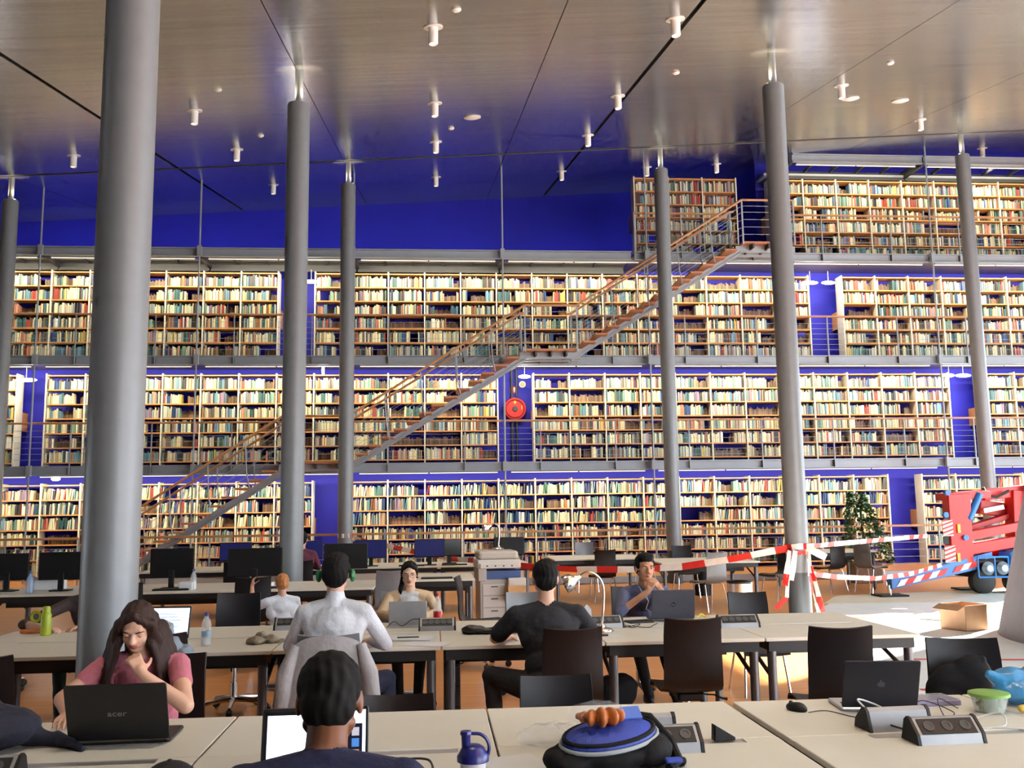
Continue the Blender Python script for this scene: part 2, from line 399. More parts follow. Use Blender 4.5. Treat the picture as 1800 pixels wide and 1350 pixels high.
# upper left: bare steel frame without a walkway
def frame(i, x0, x1, label):
    z = DECK[i]; t = thing('steel_grid', label, 'steel grid', (0, YBEAM, z))
    segs = [x0] + [r for r in RODX if x0 < r < x1] + [x1]
    MX = Matrix(((0, 1, 0, 0), (-1, 0, 0, .1), (0, 0, 1, 0), (0, 0, 0, 1)))
    for a, b in zip(segs[:-1], segs[1:]):
        obj('beam', MB().prism([(0, 0), (0, -.21), (.10, -.21), (.10, -.19), (.025, -.19), (.025, -.025), (.10, -.025), (.10, 0)], a + .02, b - .02, MX), M_['steel'], t)
        obj('rear_beam', MB().prism([(0, 0), (0, -.20), (.08, -.20), (.08, -.18), (.02, -.18), (.02, -.02), (.08, -.02), (.08, 0)], a + .02, b - .02, Matrix.Translation((0, .95, -.12)) @ MX), M_['steel_dark'], t)
        obj('cross_beam', MB().box(a - .04, a + .04, .1, 1.5, -.24, -.04), M_['steel_dark'], t)
        k = int((b - a) / .86)
        for n in range(1, k + 1):
            xx = a + (b - a) * n / (k + 1); obj('joist', MB().box(xx - .015, xx + .015, .1, .98, -.16, -.08), M_['steel_dark'], t)
    return t
frame(3, XA, 4.86, 'bare steel frame over the upper left bookcases, below the blue wall')
frame(4, 9.0, XB, 'bare steel frame under the ceiling over the top right bookcases')
struct(obj('trim_2', MB().box(XA, 4.86, 22.75, YF, 7.70, 7.76).box(4.86, 8.6, YWALL, YF, 7.72, 7.82), mat('dark_deck', rgb(74, 70, 68), 0.6, .3)))
struct(obj('trim_3', MB().box(8.62, XB, 22.99, YWALL, 10.18, 10.24), M_['steel']))

# hangers from roof to floor
names = ['leftmost', 'second from left', 'third from left', 'fourth from left', 'fifth from left', 'sixth from left', 'seventh from left', 'rightmost']
for n, x in zip(names, RODX):
    tag(obj('hanger_rod', MB().cyl((x, 21.95, DECK[0]), (x, 21.95, roof_z(x, 21.95) + .02), .022, n=8).box(x - .05, x + .05, 21.9, 22.0, 7.6, 7.84).box(x - .05, x + .05, 21.9, 22.0, 5.04, 5.27).box(x - .05, x + .05, 21.9, 22.0, 2.52, 2.75), M_['steel'], None, True),
        'thin grey steel hanger rod down the balcony fronts, ' + n, 'rod', 'balcony hanger rods')

# unseen fill lights added on the frame deck to brighten the upper blue wall
for n, x in enumerate((-10.2, -6.6, -3.0, .6, 4.2, 7.4)):
    t = thing('wall_fill_light', 'added fill light hidden on top of the upper frame, %s from the left' % ['first', 'second', 'third', 'fourth', 'fifth', 'sixth'][n], 'uplight', (x, 26.2, 7.83), 0, 'added fill lights for the upper blue wall')
    obj('housing', MB().box(-1.2, 1.2, -.06, .06, -.06, .0), M_['steel'], t)
    area('wall_fill_glow', t, (0, 0, .03), 2.4, .08, 24, (.8, .86, 1.0), (0, .75, .65))
# ------------------------------------------------------------------ strip lights under the beams
ORDN = ['first', 'second', 'third', 'fourth', 'fifth', 'sixth', 'seventh', 'eighth', 'ninth']
LV = {1: 'lowest', 2: 'middle', 3: 'upper', 4: 'top'}
def strips(i, x0, x1, energy, tube=True):
    z = DECK[i] - .21; segs = [x0] + [r for r in RODX if x0 < r < x1] + [x1]; n = 0
    for a, b in zip(segs[:-1], segs[1:]):
        if b - a < .8: continue
        n += 1; t = thing('strip_light', 'long fluorescent strip light under the %s balcony beam, %s from the left' % (LV[i], ORDN[n - 1]), 'strip light', ((a + b) / 2, YBEAM + .17, z), 0, 'strip lights under the balconies')
        L = (b - a) / 2 - .16
        obj('housing', MB().box(-L, L, -.04, .04, -.015, .03), M_['steel'], t)
        for s in (-1, 1): obj('tube', MB().cyl((s * .02 if s > 0 else -L, 0, -.03), (L if s > 0 else -.02, 0, -.03), .009, n=8), M_['tube_on'], t, True)
        area('strip_glow', t, (0, .03, -.05), 2 * L, .06, energy * 2 * L, (1.0, .86, .62), (0, .62, -.8))
strips(1, XA, XB, 19); strips(2, XA, XB, 22); strips(3, XA, XB, 22); strips(4, 9.0, XB, 15)
# ================================================================== BOOKCASES AND BOOKS
ROW = 0.344
SHELF_D = 0.34
def shelf_zs(i): return [DECK[i] + .13 + ROW * r for r in range(7)]
BLOCKS = [
    (1, -13, -3, 'ground-floor bookcase on the far left, behind the monitors and lowest stair flight'),
    (1, -2, 13, 'long ground-floor bookcase in the middle, behind the copier'),
    (1, 14, 19.6, 'ground-floor bookcase on the right, behind the red lifting machine'),
    (2, -13, -10.75, 'short bookcase end on the lowest balcony at the far left edge'),
    (2, -10, 2, 'long bookcase on the lowest balcony, left of the fire hose reel'),
    (2, 3, 15, 'long bookcase on the lowest balcony, right of the fire hose reel'),
    (2, 16, 19.6, 'short bookcase on the lowest balcony at the far right edge'),
    (3, -13, -4, 'bookcase on the middle balcony at the upper left under the bare frame'),
    (3, -3, 11, 'long bookcase on the middle balcony, behind the stair landing'),
    (3, 12, 19.6, 'bookcase on the middle balcony at the far right'),
    (4, 6, 9, 'small three-bay bookcase on the upper balcony beside the top of the stairs'),
    (4, 10, 19.6, 'bookcase on the upper balcony at the top right'),
]
board_me = MB().box(0, 1, 0, SHELF_D, -.028, 0).mesh('shelf_board'); board_me.materials.append(M_['wood'])
up_me = MB().box(-.016, .016, -.01, SHELF_D + .01, 0, 2.23).mesh('upright'); up_me.materials.append(M_['upright'])
brk_me = MB().box(-.016, .016, -.01, .03, 0, 1).mesh('end_post'); brk_me.materials.append(M_['upright'])

PAL = [((236, 226, 188), 22, 'cream'), ((226, 214, 170), 12, 'pale yellow'), ((214, 216, 206), 12, 'white'), ((196, 206, 176), 8, 'pale green'),
       ((120, 158, 140), 6, 'sea green'), ((64, 104, 106), 8, 'dark teal'), ((110, 150, 172), 8, 'light blue'), ((48, 74, 122), 5, 'navy blue'),
       ((176, 70, 60), 4, 'red'), ((206, 140, 116), 5, 'salmon'), ((146, 100, 62), 5, 'brown'), ((56, 52, 54), 6, 'black'),
       ((150, 128, 150), 3, 'mauve'), ((214, 190, 104), 2, 'yellow'), ((120, 112, 100), 5, 'grey')]
PW = [p[1] for p in PAL]
BROWN = [(122, 100, 78), (104, 84, 66), (140, 116, 88), (92, 74, 60)]
rb = random.Random(11)
BV, BF, BC = [], [], []
UNITB = None
SINGLES = []          # (x0, w, y0, depth, z0, h, lean, palette index, storey, bay, row)
def add_book(x, w, y, d, z, h, lean, col):
    o = len(BV); c, s = math.cos(lean), math.sin(lean)
    for yy in (y, y + d):
        for (u, v) in ((0, 0), (w, 0), (w, h), (0, h)):
            BV.append((x + u * c + v * s, yy, z + v * c + (w - u) * s))
    BF.extend([(o, o + 1, o + 2, o + 3), (o + 5, o + 4, o + 7, o + 6), (o + 4, o, o + 3, o + 7), (o + 1, o + 5, o + 6, o + 2), (o + 3, o + 2, o + 6, o + 7), (o + 4, o + 5, o + 1, o)])
    k = (lin(col[0]), lin(col[1]), lin(col[2]), 1.0)
    BC.extend([k] * 24)
def fill(x0, x1, z, storey, bay, row):
    x = x0 + .022; end = x1 - .022; run = None
    full = rb.random(); tall = rb.uniform(.215, .275)
    mode = 'books'; base = rb.choices(range(len(PAL)), PW)[0]; series = 0
    lo = storey == 1
    gaps = []
    if rb.random() < .42: g = rb.uniform(.12, .45); p = rb.choice([end - g, rb.uniform(x, end - g)]); gaps.append((p, p + g))
    if rb.random() < .05: gaps.append((x, end))
    while x < end - .012:
        ing = [g for g in gaps if g[0] <= x < g[1]]
        if ing:
            # an empty stretch: the fore-edges of the books shelved on the far side show, or the wall
            if rb.random() < .72 or run == 'brown':
                w = min(rb.uniform(.018, .05), end - x); run = 'brown'
                add_book(x, w * .93, YSHELF + .20, .12, z, rb.uniform(.15, .22), 0, rb.choice(BROWN)); x += w
            else: x += .10
            continue
        run = None
        w = rb.uniform(.013, .036) if rb.random() < .9 else rb.uniform(.036, .060)
        if x + w > end: break
        if series <= 0:
            base = rb.choices(range(len(PAL)), PW)[0]; series = rb.choice([1, 1, 1, 1, 1, 2, 2, 4])
        series -= 1
        h = min(.30, max(.16, tall + rb.uniform(-.045, .035))); lean = 0
        if lo and rb.random() < .35 and x + w + .05 < end: lean = rb.uniform(.04, .16)
        r, g, b = PAL[base][0]; j = rb.uniform(.72, 1.1); col = (min(245, r * j), min(245, g * j), min(240, b * j))
        y = YSHELF + rb.uniform(.012, .045)
        SINGLE = lo and len(SINGLES) < 300 and row in (5, 4, 3) and 0 <= bay <= 7
        if SINGLE: SINGLES.append((x, w * .95, y, .19, z, h, lean, base, bay, row))
        else: add_book(x, w * .95, y, .19, z, h, lean, col)
        x += w + (h * math.sin(lean) if lean and rb.random() < .3 else 0)
CASES = []
for storey, k0, k1, lab in BLOCKS:
    zd = DECK[storey - 1] if False else DECK[storey - 1]
    ks = list(range(math.ceil(k0), math.floor(k1) + 1))
    xs = [GX(k) for k in ks]
    if k0 != math.ceil(k0): xs = [GX(k0)] + xs; ks = [math.floor(k0)] + ks
    if k1 != math.floor(k1): xs = xs + [GX(k1)]; ks = ks + [math.ceil(k1)]
    xs = [max(XA - .3, x) for x in xs]
    t = thing('bookcase', lab, 'bookcase', (0, 0, 0), 0, 'bookcases of the book wall'); CASES.append(t)
    for x in xs:
        o = obj('upright', up_me, M_['upright'], t, loc=(x, YSHELF, zd))
    zs = [zd + .13 + ROW * r for r in range(7)]
    for n in range(len(xs) - 1):
        w = xs[n + 1] - xs[n]
        for r, z in enumerate(zs):
            o = obj('shelf_board', board_me, M_['wood'], t, loc=(xs[n] + .016, YSHELF, z)); o.scale = (w - .032, 1, 1)
            if r < 6: fill(xs[n] + .016, xs[n + 1] - .016, z, storey, ks[n], r)
    # rear stacks: the end of each double-sided block shows its depth
    for x in (xs[0], xs[-1]):
        obj('end_panel', MB().box(x - .014, x + .014, SHELF_D + YSHELF + .02, YWALL - .02, zd + .9, zd + 1.35), M_['wood'], t)
me = bpy.data.meshes.new('shelved_books'); me.from_pydata(BV, [], BF); me.update()
ca = me.color_attributes.new('Col', 'FLOAT_COLOR', 'CORNER'); ca.data.foreach_set('color', np.array(BC, dtype=np.float32).ravel())
def book_material():
    m = bpy.data.materials.new('book_covers'); m.use_nodes = True; nt = m.node_tree; b = nt.nodes['Principled BSDF']
    a = nt.nodes.new('ShaderNodeVertexColor'); a.layer_name = 'Col'
    n = nt.nodes.new('ShaderNodeTexNoise'); n.inputs['Scale'].default_value = 30; mx = nt.nodes.new('ShaderNodeMix'); mx.data_type = 'RGBA'; mx.blend_type = 'MULTIPLY'; mx.inputs[0].default_value = .35
    nt.links.new(a.outputs['Color'], mx.inputs[6]); nt.links.new(n.outputs['Fac'], mx.inputs[7])
    mx2 = nt.nodes.new('ShaderNodeMix'); mx2.data_type = 'RGBA'; mx2.inputs[0].default_value = .75
    nt.links.new(mx.outputs[2], mx2.inputs[6]); nt.links.new(a.outputs['Color'], mx2.inputs[7]); nt.links.new(mx2.outputs[2], b.inputs['Base Color'])
    b.inputs['Roughness'].default_value = .45
    return m
me.materials.append(book_material())
ob = bpy.data.objects.new('shelved_books', me); COL.objects.link(ob)
tag(ob, 'thousands of mixed coloured books filling all shelves of the book wall', 'books', None, 'stuff')
# 300 single books on the nearest ground-floor shelves: one shared mesh with a rounded spine
bk = MB(); prof = [(0, .12), (.12, .04), (.5, 0), (.88, .04), (1, .12), (1, 1), (0, 1)]
n = len(prof); bk.add([(x, y, z) for z in (0, 1) for x, y in prof], [tuple(range(n))[::-1], tuple(range(n, 2 * n))] + [(i, (i + 1) % n, (i + 1) % n + n, i + n) for i in range(n)])
book_me = bk.mesh('book'); book_me.materials.append(M_['paper'])
cover = [mat('cover_' + p[2].replace(' ', '_'), rgb(*p[0]), .45, var=.1, scale=20) for p in PAL]
ROWN = {5: 'top', 4: 'second highest', 3: 'third highest'}
ORD = ['first', 'second', 'third', 'fourth', 'fifth', 'sixth', 'seventh', 'eighth', 'ninth', 'tenth', 'eleventh', 'twelfth']
SEEN = {}
for (x, w, y, d, z, h, lean, pi, bay, row) in SINGLES:
    SEEN[(pi, bay, row)] = SEEN.get((pi, bay, row), 0) + 1
    o = bpy.data.objects.new('book', book_me); COL.objects.link(o)
    o.location = (x, y, z + (w * math.sin(lean) if lean > 0 else 0)); o.scale = (w, d, h); o.rotation_euler = (0, lean, 0)
    o.material_slots[0].link = 'OBJECT'; o.material_slots[0].material = cover[pi]
    tag(o, '%s %s book from the left, %s shelf, %s bay of middle ground-floor bookcase' % (ORD[min(11, SEEN[(pi, bay, row)] - 1)], PAL[pi][2], ROWN[row], ORD[bay + 2]), 'book', 'books on the ground-floor shelves')
# ================================================================== STAIRCASE
def staircase():
    t = thing('staircase', 'long straight steel staircase with wooden treads climbing the book wall', 'staircase', (0, 0, 0))
    yn, yf = 21.02, 21.92
    fl = [(-7.25, DECK[0], -3.3, DECK[1]), (-1.85, DECK[1], 2.1, DECK[2]), (3.3, DECK[2], 7.3, DECK[3])]
    tread_me = MB().rbox(-.15, .15, yn + .03, yf - .03, -.045, 0, .01, 1).mesh('tread'); tread_me.materials.append(M_['tread'])
    for (xa, za, xb, zb) in fl:
        n = 14; run = (xb - xa) / n; rise = (zb - za) / n; sl = (zb - za) / (xb - xa); d = Vector((xb - xa, 0, zb - za)).normalized(); nn = Vector((-d.z, 0, d.x))
        for k in range(1, n):
            obj('tread', tread_me, M_['tread'], t, loc=(xa + run * k, 0, za + rise * k))
        for y, ys in ((yn, yn + .30), (yf, yf - .22)):
            a = Vector((xa - .10, ys, za - .18)); b = Vector((xb + .02, ys, zb - .16))
            off = nn * .055
            pts = [a - off - d * .05, b - off, b + off, a + off - d * .05]
            obj('stringer', MB().add([p + Vector((0, s, 0)) for s in (-.03, .03) for p in pts], [(0, 1, 2, 3), (7, 6, 5, 4), (0, 4, 5, 1), (1, 5, 6, 2), (2, 6, 7, 3), (3, 7, 4, 0)]), M_['steel'], t)
            obj('stringer_flange', MB().add([p + Vector((0, s, 0)) for s in (-.055, .03) for p in (a - off - d * .05, b - off, b - off + nn * .025, a - off - d * .05 + nn * .025)], [(0, 1, 2, 3), (7, 6, 5, 4), (0, 4, 5, 1), (1, 5, 6, 2), (2, 6, 7, 3), (3, 7, 4, 0)]), M_['steel'], t)
            p0 = Vector((xa, y, za + 1.0)); p1 = Vector((xb, y, zb + 1.0))
            ext = 1.0
            obj('handrail', MB().tube([p0 - Vector((.12, 0, .02)), p0, p1, p1 + Vector((.10, 0, 0))], .028, 8), M_['railwood'], t, True)
            for q in (.16, .34, .52, .70, .85):
                obj('cable', MB().cyl((xa, y, za + q), (xb, y, zb + q), .005, n=6), M_['steel'], t)
            m = 5
            for k in range(m + 1):
                x = xa + (xb - xa) * k / m; z = za + (zb - za) * k / m
                if k in (0, m): obj('post', MB().box(x - .018, x + .018, y - .018, y + .018, z - .08, z + .99), M_['steel'], t)
                else:
                    obj('post', MB().tube([(x + .10, y, z - .02), (x + .04, y, z + .3), (x, y, z + .99)], .014, 6), M_['steel'], t, True)
    # landings
    for (xa, xb, z, front) in ((-3.3, -1.85, DECK[1], True), (2.1, 3.3, DECK[2], True), (7.3, 8.55, DECK[3], True)):
        nb = 7
        for k in range(nb):
            y0 = yn + .03 + (yf + .06 - yn - .03) * k / nb; obj('landing_board', MB().box(xa, xb, y0 + .004, y0 + (yf + .06 - yn - .03) / nb - .004, z - .05, z), M_['tread'], t)
        for y in (yn + .30, yf - .22): obj('landing_beam', MB().box(xa - .1, xb + .1, y - .04, y + .04, z - .20, z - .05), M_['steel'], t)
        for x in (xa + .25, (xa + xb) / 2, xb - .25): obj('landing_joist', MB().box(x - .02, x + .02, yn, yf, z - .16, z - .05), M_['steel_dark'], t)
        obj('handrail', MB().tube([(xa, yn, z + 1.0), (xb, yn, z + 1.0)], .028, 8), M_['railwood'], t, True)
        for q in (.16, .34, .52, .70, .85): obj('cable', MB().cyl((xa, yn, z + q), (xb, yn, z + q), .006, n=6), M_['steel'], t)
    xb, z = 8.55, DECK[3]
    obj('post', MB().box(xb - .018, xb + .018, yn - .018, yn + .018, z - .08, z + 1.0), M_['steel'], t)
    obj('handrail', MB().tube([(xb, yn, z + 1.0), (xb, yf, z + 1.0)], .028, 8), M_['railwood'], t, True)
    for q in (.16, .34, .52, .70, .85): obj('cable', MB().cyl((xb, yn, z + q), (xb, yf, z + q), .006, n=6), M_['steel'], t)
staircase()

# ground-level railing on the edge of the raised book floor
gr = thing('floor_railing', 'low railing with wooden handrail along the ground-floor bookcases', 'railing', (0, 20.98, DECK[0]))
for a, b in ((XA, -7.5), (-6.6, 15.2)):
    obj('handrail', MB().rbox(a, b, -.025, .03, .97, 1.02, .012), M_['railwood'], gr)
    for q in (.14, .30, .46, .62, .78): obj('cable', MB().cyl((a, 0, q), (b, 0, q), .006, n=6), M_['steel'], gr)
    x = a
    while x <= b + .01: obj('post', MB().box(x - .014, x + .014, -.02, .02, 0, .98), M_['steel'], gr); x += (b - a) / max(1, round((b - a) / 1.79))

# ------------------------------------------------------------------ ceiling spotlights and fittings
spots = [(-7.05, 18.5), (-3.95, 11.45), (-3.93, 15.3), (-3.92, 18.6), (-3.95, 23.1), (0.02, 11.45), (0.05, 15.45), (0.08, 18.7), (0.10, 23.1),
         (3.2, 11.45), (3.24, 15.45), (3.26, 18.7), (3.32, 23.1), (5.55, 23.1), (7.4, 23.1), (7.25, 15.35), (10.5, 18.6), (14.4, 22.6)]
spots += [(x, y) for y in (3.6, 7.5) for x in (-3.95, 0.02, 3.2, 7.3)]
rn = {3: 'overhead first', 7: 'overhead second', 11: 'nearest', 15: 'second', 18: 'third', 23: 'farthest', 22: 'farthest'}
cnt = {}
for x, y in sorted(spots, key=lambda s: s[0]):
    k = rn[int(y)]; cnt[k] = cnt.get(k, 0) + 1
    z = roof_z(x, y)
    t = thing('ceiling_spotlight', 'white cylinder spotlight on the ceiling, %s row from the viewer, %s from the left' % (k, ORDN[cnt[k] - 1]), 'spotlight', (x, y, z), 0, 'cylinder spotlights on the ceiling')
    tilt = (math.atan(.19), -math.atan(.0655), 0)
    obj('flange', MB().lathe([(.06, -.006), (.125, -.012), (.125, .004), (.06, .004)], 24, cap=False), MATS.get('spot_white') or mat('spot_white', rgb(226, 224, 218), .4, var=.02), t, True, rot=tilt)
    obj('can', MB().lathe([(.062, .02), (.062, -.22), (.052, -.235), (.048, -.215), (.0, -.20)], 24), MATS['spot_white'], t, True)
    obj('lens', MB().lathe([(.0, -.206), (.046, -.216), (.0, -.212)], 16), M_['tube_on'], t, True)
def spot_glow(t, e):
    d = bpy.data.lights.new('spot_glow', 'SPOT'); d.energy = e; d.color = (1, .86, .68); d.spot_size = 1.25; d.spot_blend = .7; d.shadow_soft_size = .05
    o = bpy.data.objects.new('spot_glow', d); COL.objects.link(o); o.parent = t; o.location = (0, 0, -.25)
for t in [o for o in COL.objects if o.name.startswith('ceiling_spotlight')]: spot_glow(t, 150 if t.location.x < -3 else 330)
def roofdisc(px, py, r, name, label):
    d = ROT @ np.array([px - 900.0, py - 675.0, FPX]); nv = np.array([-.0655, -.19, 1]); kk = 9.52 - .19 * 20.5
    p = EYE + d * ((kk - nv @ EYE) / (nv @ d))
    tag(obj(name, MB().lathe([(0, -.035), (r * .6, -.035), (r, -.015), (r, -.002)], 20), MATS['spot_white'], None, True, loc=p, rot=(math.atan(.19), -math.atan(.0655), 0)), label, 'ceiling fitting')
roofdisc(830, 206, .16, 'speaker_disc', 'flat round ceiling speaker above the middle of the hall')
roofdisc(1495, 173, .16, 'speaker_disc', 'flat round ceiling speaker right of the taped column')
roofdisc(1582, 177, .16, 'speaker_disc', 'flat round ceiling speaker at the upper right, beyond the other one')
for px, py, l in ((802, 16, 'tiny smoke detector at the top centre of the ceiling'), (1188, 127, 'tiny smoke detector beside the diagonal ceiling joint'), (1565, 110, 'tiny smoke detector on the right part of the ceiling'),
                  (458, 238, 'tiny smoke detector on the ceiling left of the second column'), (793, 225, 'tiny smoke detector on the ceiling in the middle of the hall'), (383, 157, 'tiny smoke detector on the ceiling right of the thick column')):
    roofdisc(px, py, .06, 'smoke_detector', l)

# ------------------------------------------------------------------ wall fittings in the gaps between bookcases
def oval_lamp(px, py, w, label, vertical=False, Y=22.75):
    p = aty(px, py, Y); t = thing('oval_lamp', label, 'lamp', p, 0, 'lit lamps between the bookcases')
    L = w / 2
    if vertical: obj('diffuser', MB().lathe([(0, -.14), (.03, -.13), (.035, 0), (.03, .13), (0, .14)], 14), M_['lamp_on'], t, True)
    else: obj('diffuser', MB().ell((0, 0, 0), (L, .07, .045), n=18, m=10), M_['lamp_on'], t, True)
    obj('stem', MB().cyl((0, 0, .03), (0, 0, .30), .01, n=6), M_['steel'], t)
    d = bpy.data.lights.new('oval_glow', 'POINT'); d.energy = 10; d.color = (1, .93, .82); d.shadow_soft_size = .12
    o = bpy.data.objects.new('oval_glow', d); COL.objects.link(o); o.parent = t; o.location = (0, 0, -.12)
oval_lamp(46, 668, .5, 'lit oval lamp in the left gap of the lowest balcony')
oval_lamp(547, 495, .34, 'lit oval lamp in the gap of the middle balcony beside the columns')
oval_lamp(1424, 497, .42, 'lit oval lamp in the right gap of the middle balcony, left one of two')
oval_lamp(1456, 497, .36, 'lit oval lamp in the right gap of the middle balcony, right one of two')
oval_lamp(1668, 660, .3, 'lit oval lamp in the right gap of the lowest balcony, left one of two')
oval_lamp(1693, 660, .42, 'lit oval lamp in the right gap of the lowest balcony, right one of two')
oval_lamp(568, 649, .2, 'upright lit tube lamp under the middle balcony between the two left columns', True, 22.6)
oval_lamp(922, 662, .3, 'small lit lamp above the fire hose reel gap')
oval_lamp(98, 842, .2, 'small lit lamp over the ground-floor bookcase at the left')
p = aty(905, 719, YWALL - .12)
t = thing('fire_hose_reel', 'red fire hose reel on the blue wall between the bookcases', 'hose reel', (p.x, p.y, p.z))
RX = T(0, 0, 0, PI / 2)
obj('reel', MB().lathe([(.05, -.07), (.27, -.07), (.285, -.05), (.285, .05), (.27, .07), (.05, .07)], 36, RX), M_['red'], t, True)
obj('hub', MB().lathe([(.0, .10), (.06, .10), (.075, .06), (.0, .06)], 20, RX), M_['steel_dark'], t, True)
obj('hose', MB().lathe([(.225, .072), (.24, .085), (.225, .098), (.21, .085), (.225, .072)], 30, RX, cap=False), mat('dark_red_hose', rgb(150, 20, 18), .6), t, True)
obj('sticker', MB().box(-.03, .03, -.075, -.071, .13, .20), mat('yellow_sticker', rgb(220, 170, 50), .5), t)
obj('sticker', MB().box(.16, .18, -.075, -.071, -.02, .08), mat('yellow_sticker', rgb(220, 170, 50), .5), t)
obj('bracket', MB().box(-.04, .04, .06, .12, -.3, .3), M_['steel'], t)
p = aty(902, 685, YWALL - .03)
t = thing('fire_sign', 'small red square fire sign above the hose reel', 'sign', p)
obj('plate', MB().box(-.085, .085, -.006, .006, -.085, .085), M_['red'], t)
obj('pictogram', MB().box(-.05, -.01, -.009, -.006, -.05, .05).box(.01, .05, -.009, -.006, 0, .05).lathe([(.0, 0), (.022, 0), (.022, .003), (0, .003)], 12, T(.03, -.006, -.03, PI / 2)), M_['paper'], t)
p = aty(918, 676, YWALL - .03)
t = thing('wall_speaker', 'small round white loudspeaker beside the fire sign', 'loudspeaker', p)
obj('ring', MB().lathe([(.06, 0), (.085, 0), (.085, .05), (.06, .05)], 24, RX, cap=False), M_['upright'], t, True)
obj('grille', MB().lathe([(.0, .04), (.062, .03), (.062, 0), (0, 0)], 20, RX), mat('speaker_grille', rgb(176, 170, 150), .6), t, True)
xg = aty(905, 780, YWALL - .05).x
tag(obj('water_pipe', MB().cyl((xg - .06, YWALL - .06, DECK[1]), (xg - .06, YWALL - .06, DECK[2] - .1), .03, n=10).cyl((xg + .06, YWALL - .06, DECK[1]), (xg + .06, YWALL - .06, DECK[2] - .1), .025, n=10), M_['steel_dark'], None, True), 'pair of grey riser pipes behind the fire hose reel', 'pipe')
# ================================================================== DESKS
TZ = 0.74
def desk(x0, x1, y0, y1, label, cat='desk', group=None, channel=True, panel=False):
    t = thing('desk', label, cat, ((x0 + x1) / 2, (y0 + y1) / 2, 0), 0, group)
    w = (x1 - x0) / 2 - .004; d = (y1 - y0) / 2
    if channel:
        obj('top', MB().rbox(-w, w, .035, d, TZ - .025, TZ, .006, 1), M_['white'], t)
        obj('top', MB().rbox(-w, w, -d, -.035, TZ - .025, TZ, .006, 1), M_['white'], t)
        for a_, b_ in ((-w, -w * .42), (w * .74, w)): obj('filler', MB().box(a_, b_, -.035, .035, TZ - .022, TZ - .001), M_['white'], t)
        obj('cable_channel', MB().box(-w * .42, w * .74, -.034, .034, TZ - .022, TZ - .004), M_['alu'], t)
    else: obj('top', MB().rbox(-w, w, -d, d, TZ - .025, TZ, .006, 1), M_['white'], t)
    fr = MB()
    for y in (-d + .05, d - .05): fr.box(-w + .03, w - .03, y - .02, y + .02, TZ - .095, TZ - .026)
    for x in (-w + .06, w - .06): fr.box(x - .02, x + .02, -d + .05, d - .05, TZ - .095, TZ - .026)
    obj('frame', fr, M_['black_metal'], t)
    obj('cable_tray', MB().box(-w + .1, w - .1, -.16, .16, TZ - .19, TZ - .10), M_['black_metal'], t)
    for sx in (-1, 1):
        for sy in (-1, 1):
            obj('leg', MB().lathe([(.03, 0.02), (.032, TZ - .095)], 14, T(sx * (w - .06), sy * (d - .07), 0)).lathe([(.024, 0), (.024, .02)], 10, T(sx * (w - .06), sy * (d - .07), 0)), M_['leg'], t, True)
    for sx in (-1, 1):
        x = sx * (w - .06)
        obj('brace', MB().cyl((x, -d + .07, TZ - .28), (x, -.18, TZ - .12), .016, n=8).cyl((x, d - .07, TZ - .28), (x, .18, TZ - .12), .016, n=8), M_['leg'], t, True)
    if panel: obj('modesty_panel', MB().box(-w + .05, w - .05, -d + .10, -d + .12, .36, TZ - .1), M_['white'], t)
    return t
MX = [3.38 - 1.11 * n for n in range(7)]
mid_l = ['white desk at the right end of the middle row, next to the sunlit floor', 'white desk in the middle row under the grey laptop', 'white desk in the middle row with the black pouch on it',
         'white desk in the middle row where the woman with glasses sits', 'white desk in the middle row holding the water bottle', 'white desk at the left end of the middle row, with the green bottle']
for n in range(6): desk(MX[n + 1], MX[n], 6.47, 7.90, mid_l[n], group='desks of the middle row')
fr_l = ['white front desk with the navy bag, partly out of view', 'white front desk under the large black laptop of the woman in pink', 'white front desk with the lit laptop of the man in navy', 'white front desk with the shaker and the backpack']
for n, l in enumerate(fr_l): desk(-3.09 + 1.11 * n - .0, -1.98 + 1.11 * n, 2.99, 4.45, l, group='desks of the front row')
desk(1.38, 2.49, 2.99, 4.43, 'white front desk with the dark laptop and the sockets', group='desks of the front row')
desk(2.49, 3.60, 2.99, 4.43, 'white front desk at the far right with the blue bag', group='desks of the front row')
# computer desks behind
bk_l = [(-5.2, -3.7, 11.5, 12.8, 'computer desk at the far left behind the thick column'), (-3.7, -2.2, 11.5, 12.8, 'computer desk behind the white-screen laptop'),
        (-2.2, -.7, 11.5, 12.8, 'computer desk the red-haired child sits before'), (-.7, .55, 12.6, 13.9, 'computer desk behind the woman with glasses')]
for a in bk_l: desk(a[0], a[1], a[2], a[3], a[4], group='computer desks', channel=False)
bk2 = [(-4.6, -3.1, 15.4, 16.7, 'rear computer desk at the left'), (-3.1, -1.6, 15.4, 16.7, 'rear computer desk left of the far column'), (-1.4, .1, 15.6, 16.9, 'rear computer desk under the blue-lit screens'), (.1, 1.6, 15.6, 16.9, 'rear computer desk behind the copier')]
for a in bk2: desk(a[0], a[1], a[2], a[3], a[4], group='computer desks', channel=False, panel=True)
desk(2.15, 3.85, 16.9, 18.3, 'pale reading table with a grey chair before the bookcases', group='reading tables by the railing', channel=False)
desk(3.7, 5.35, 15.3, 16.7, 'pale reading table behind the man in the blue shirt', group='reading tables by the railing', channel=False)
desk(7.0, 8.6, 17.9, 19.2, 'pale reading table beside the potted plant', group='reading tables by the railing', channel=False)

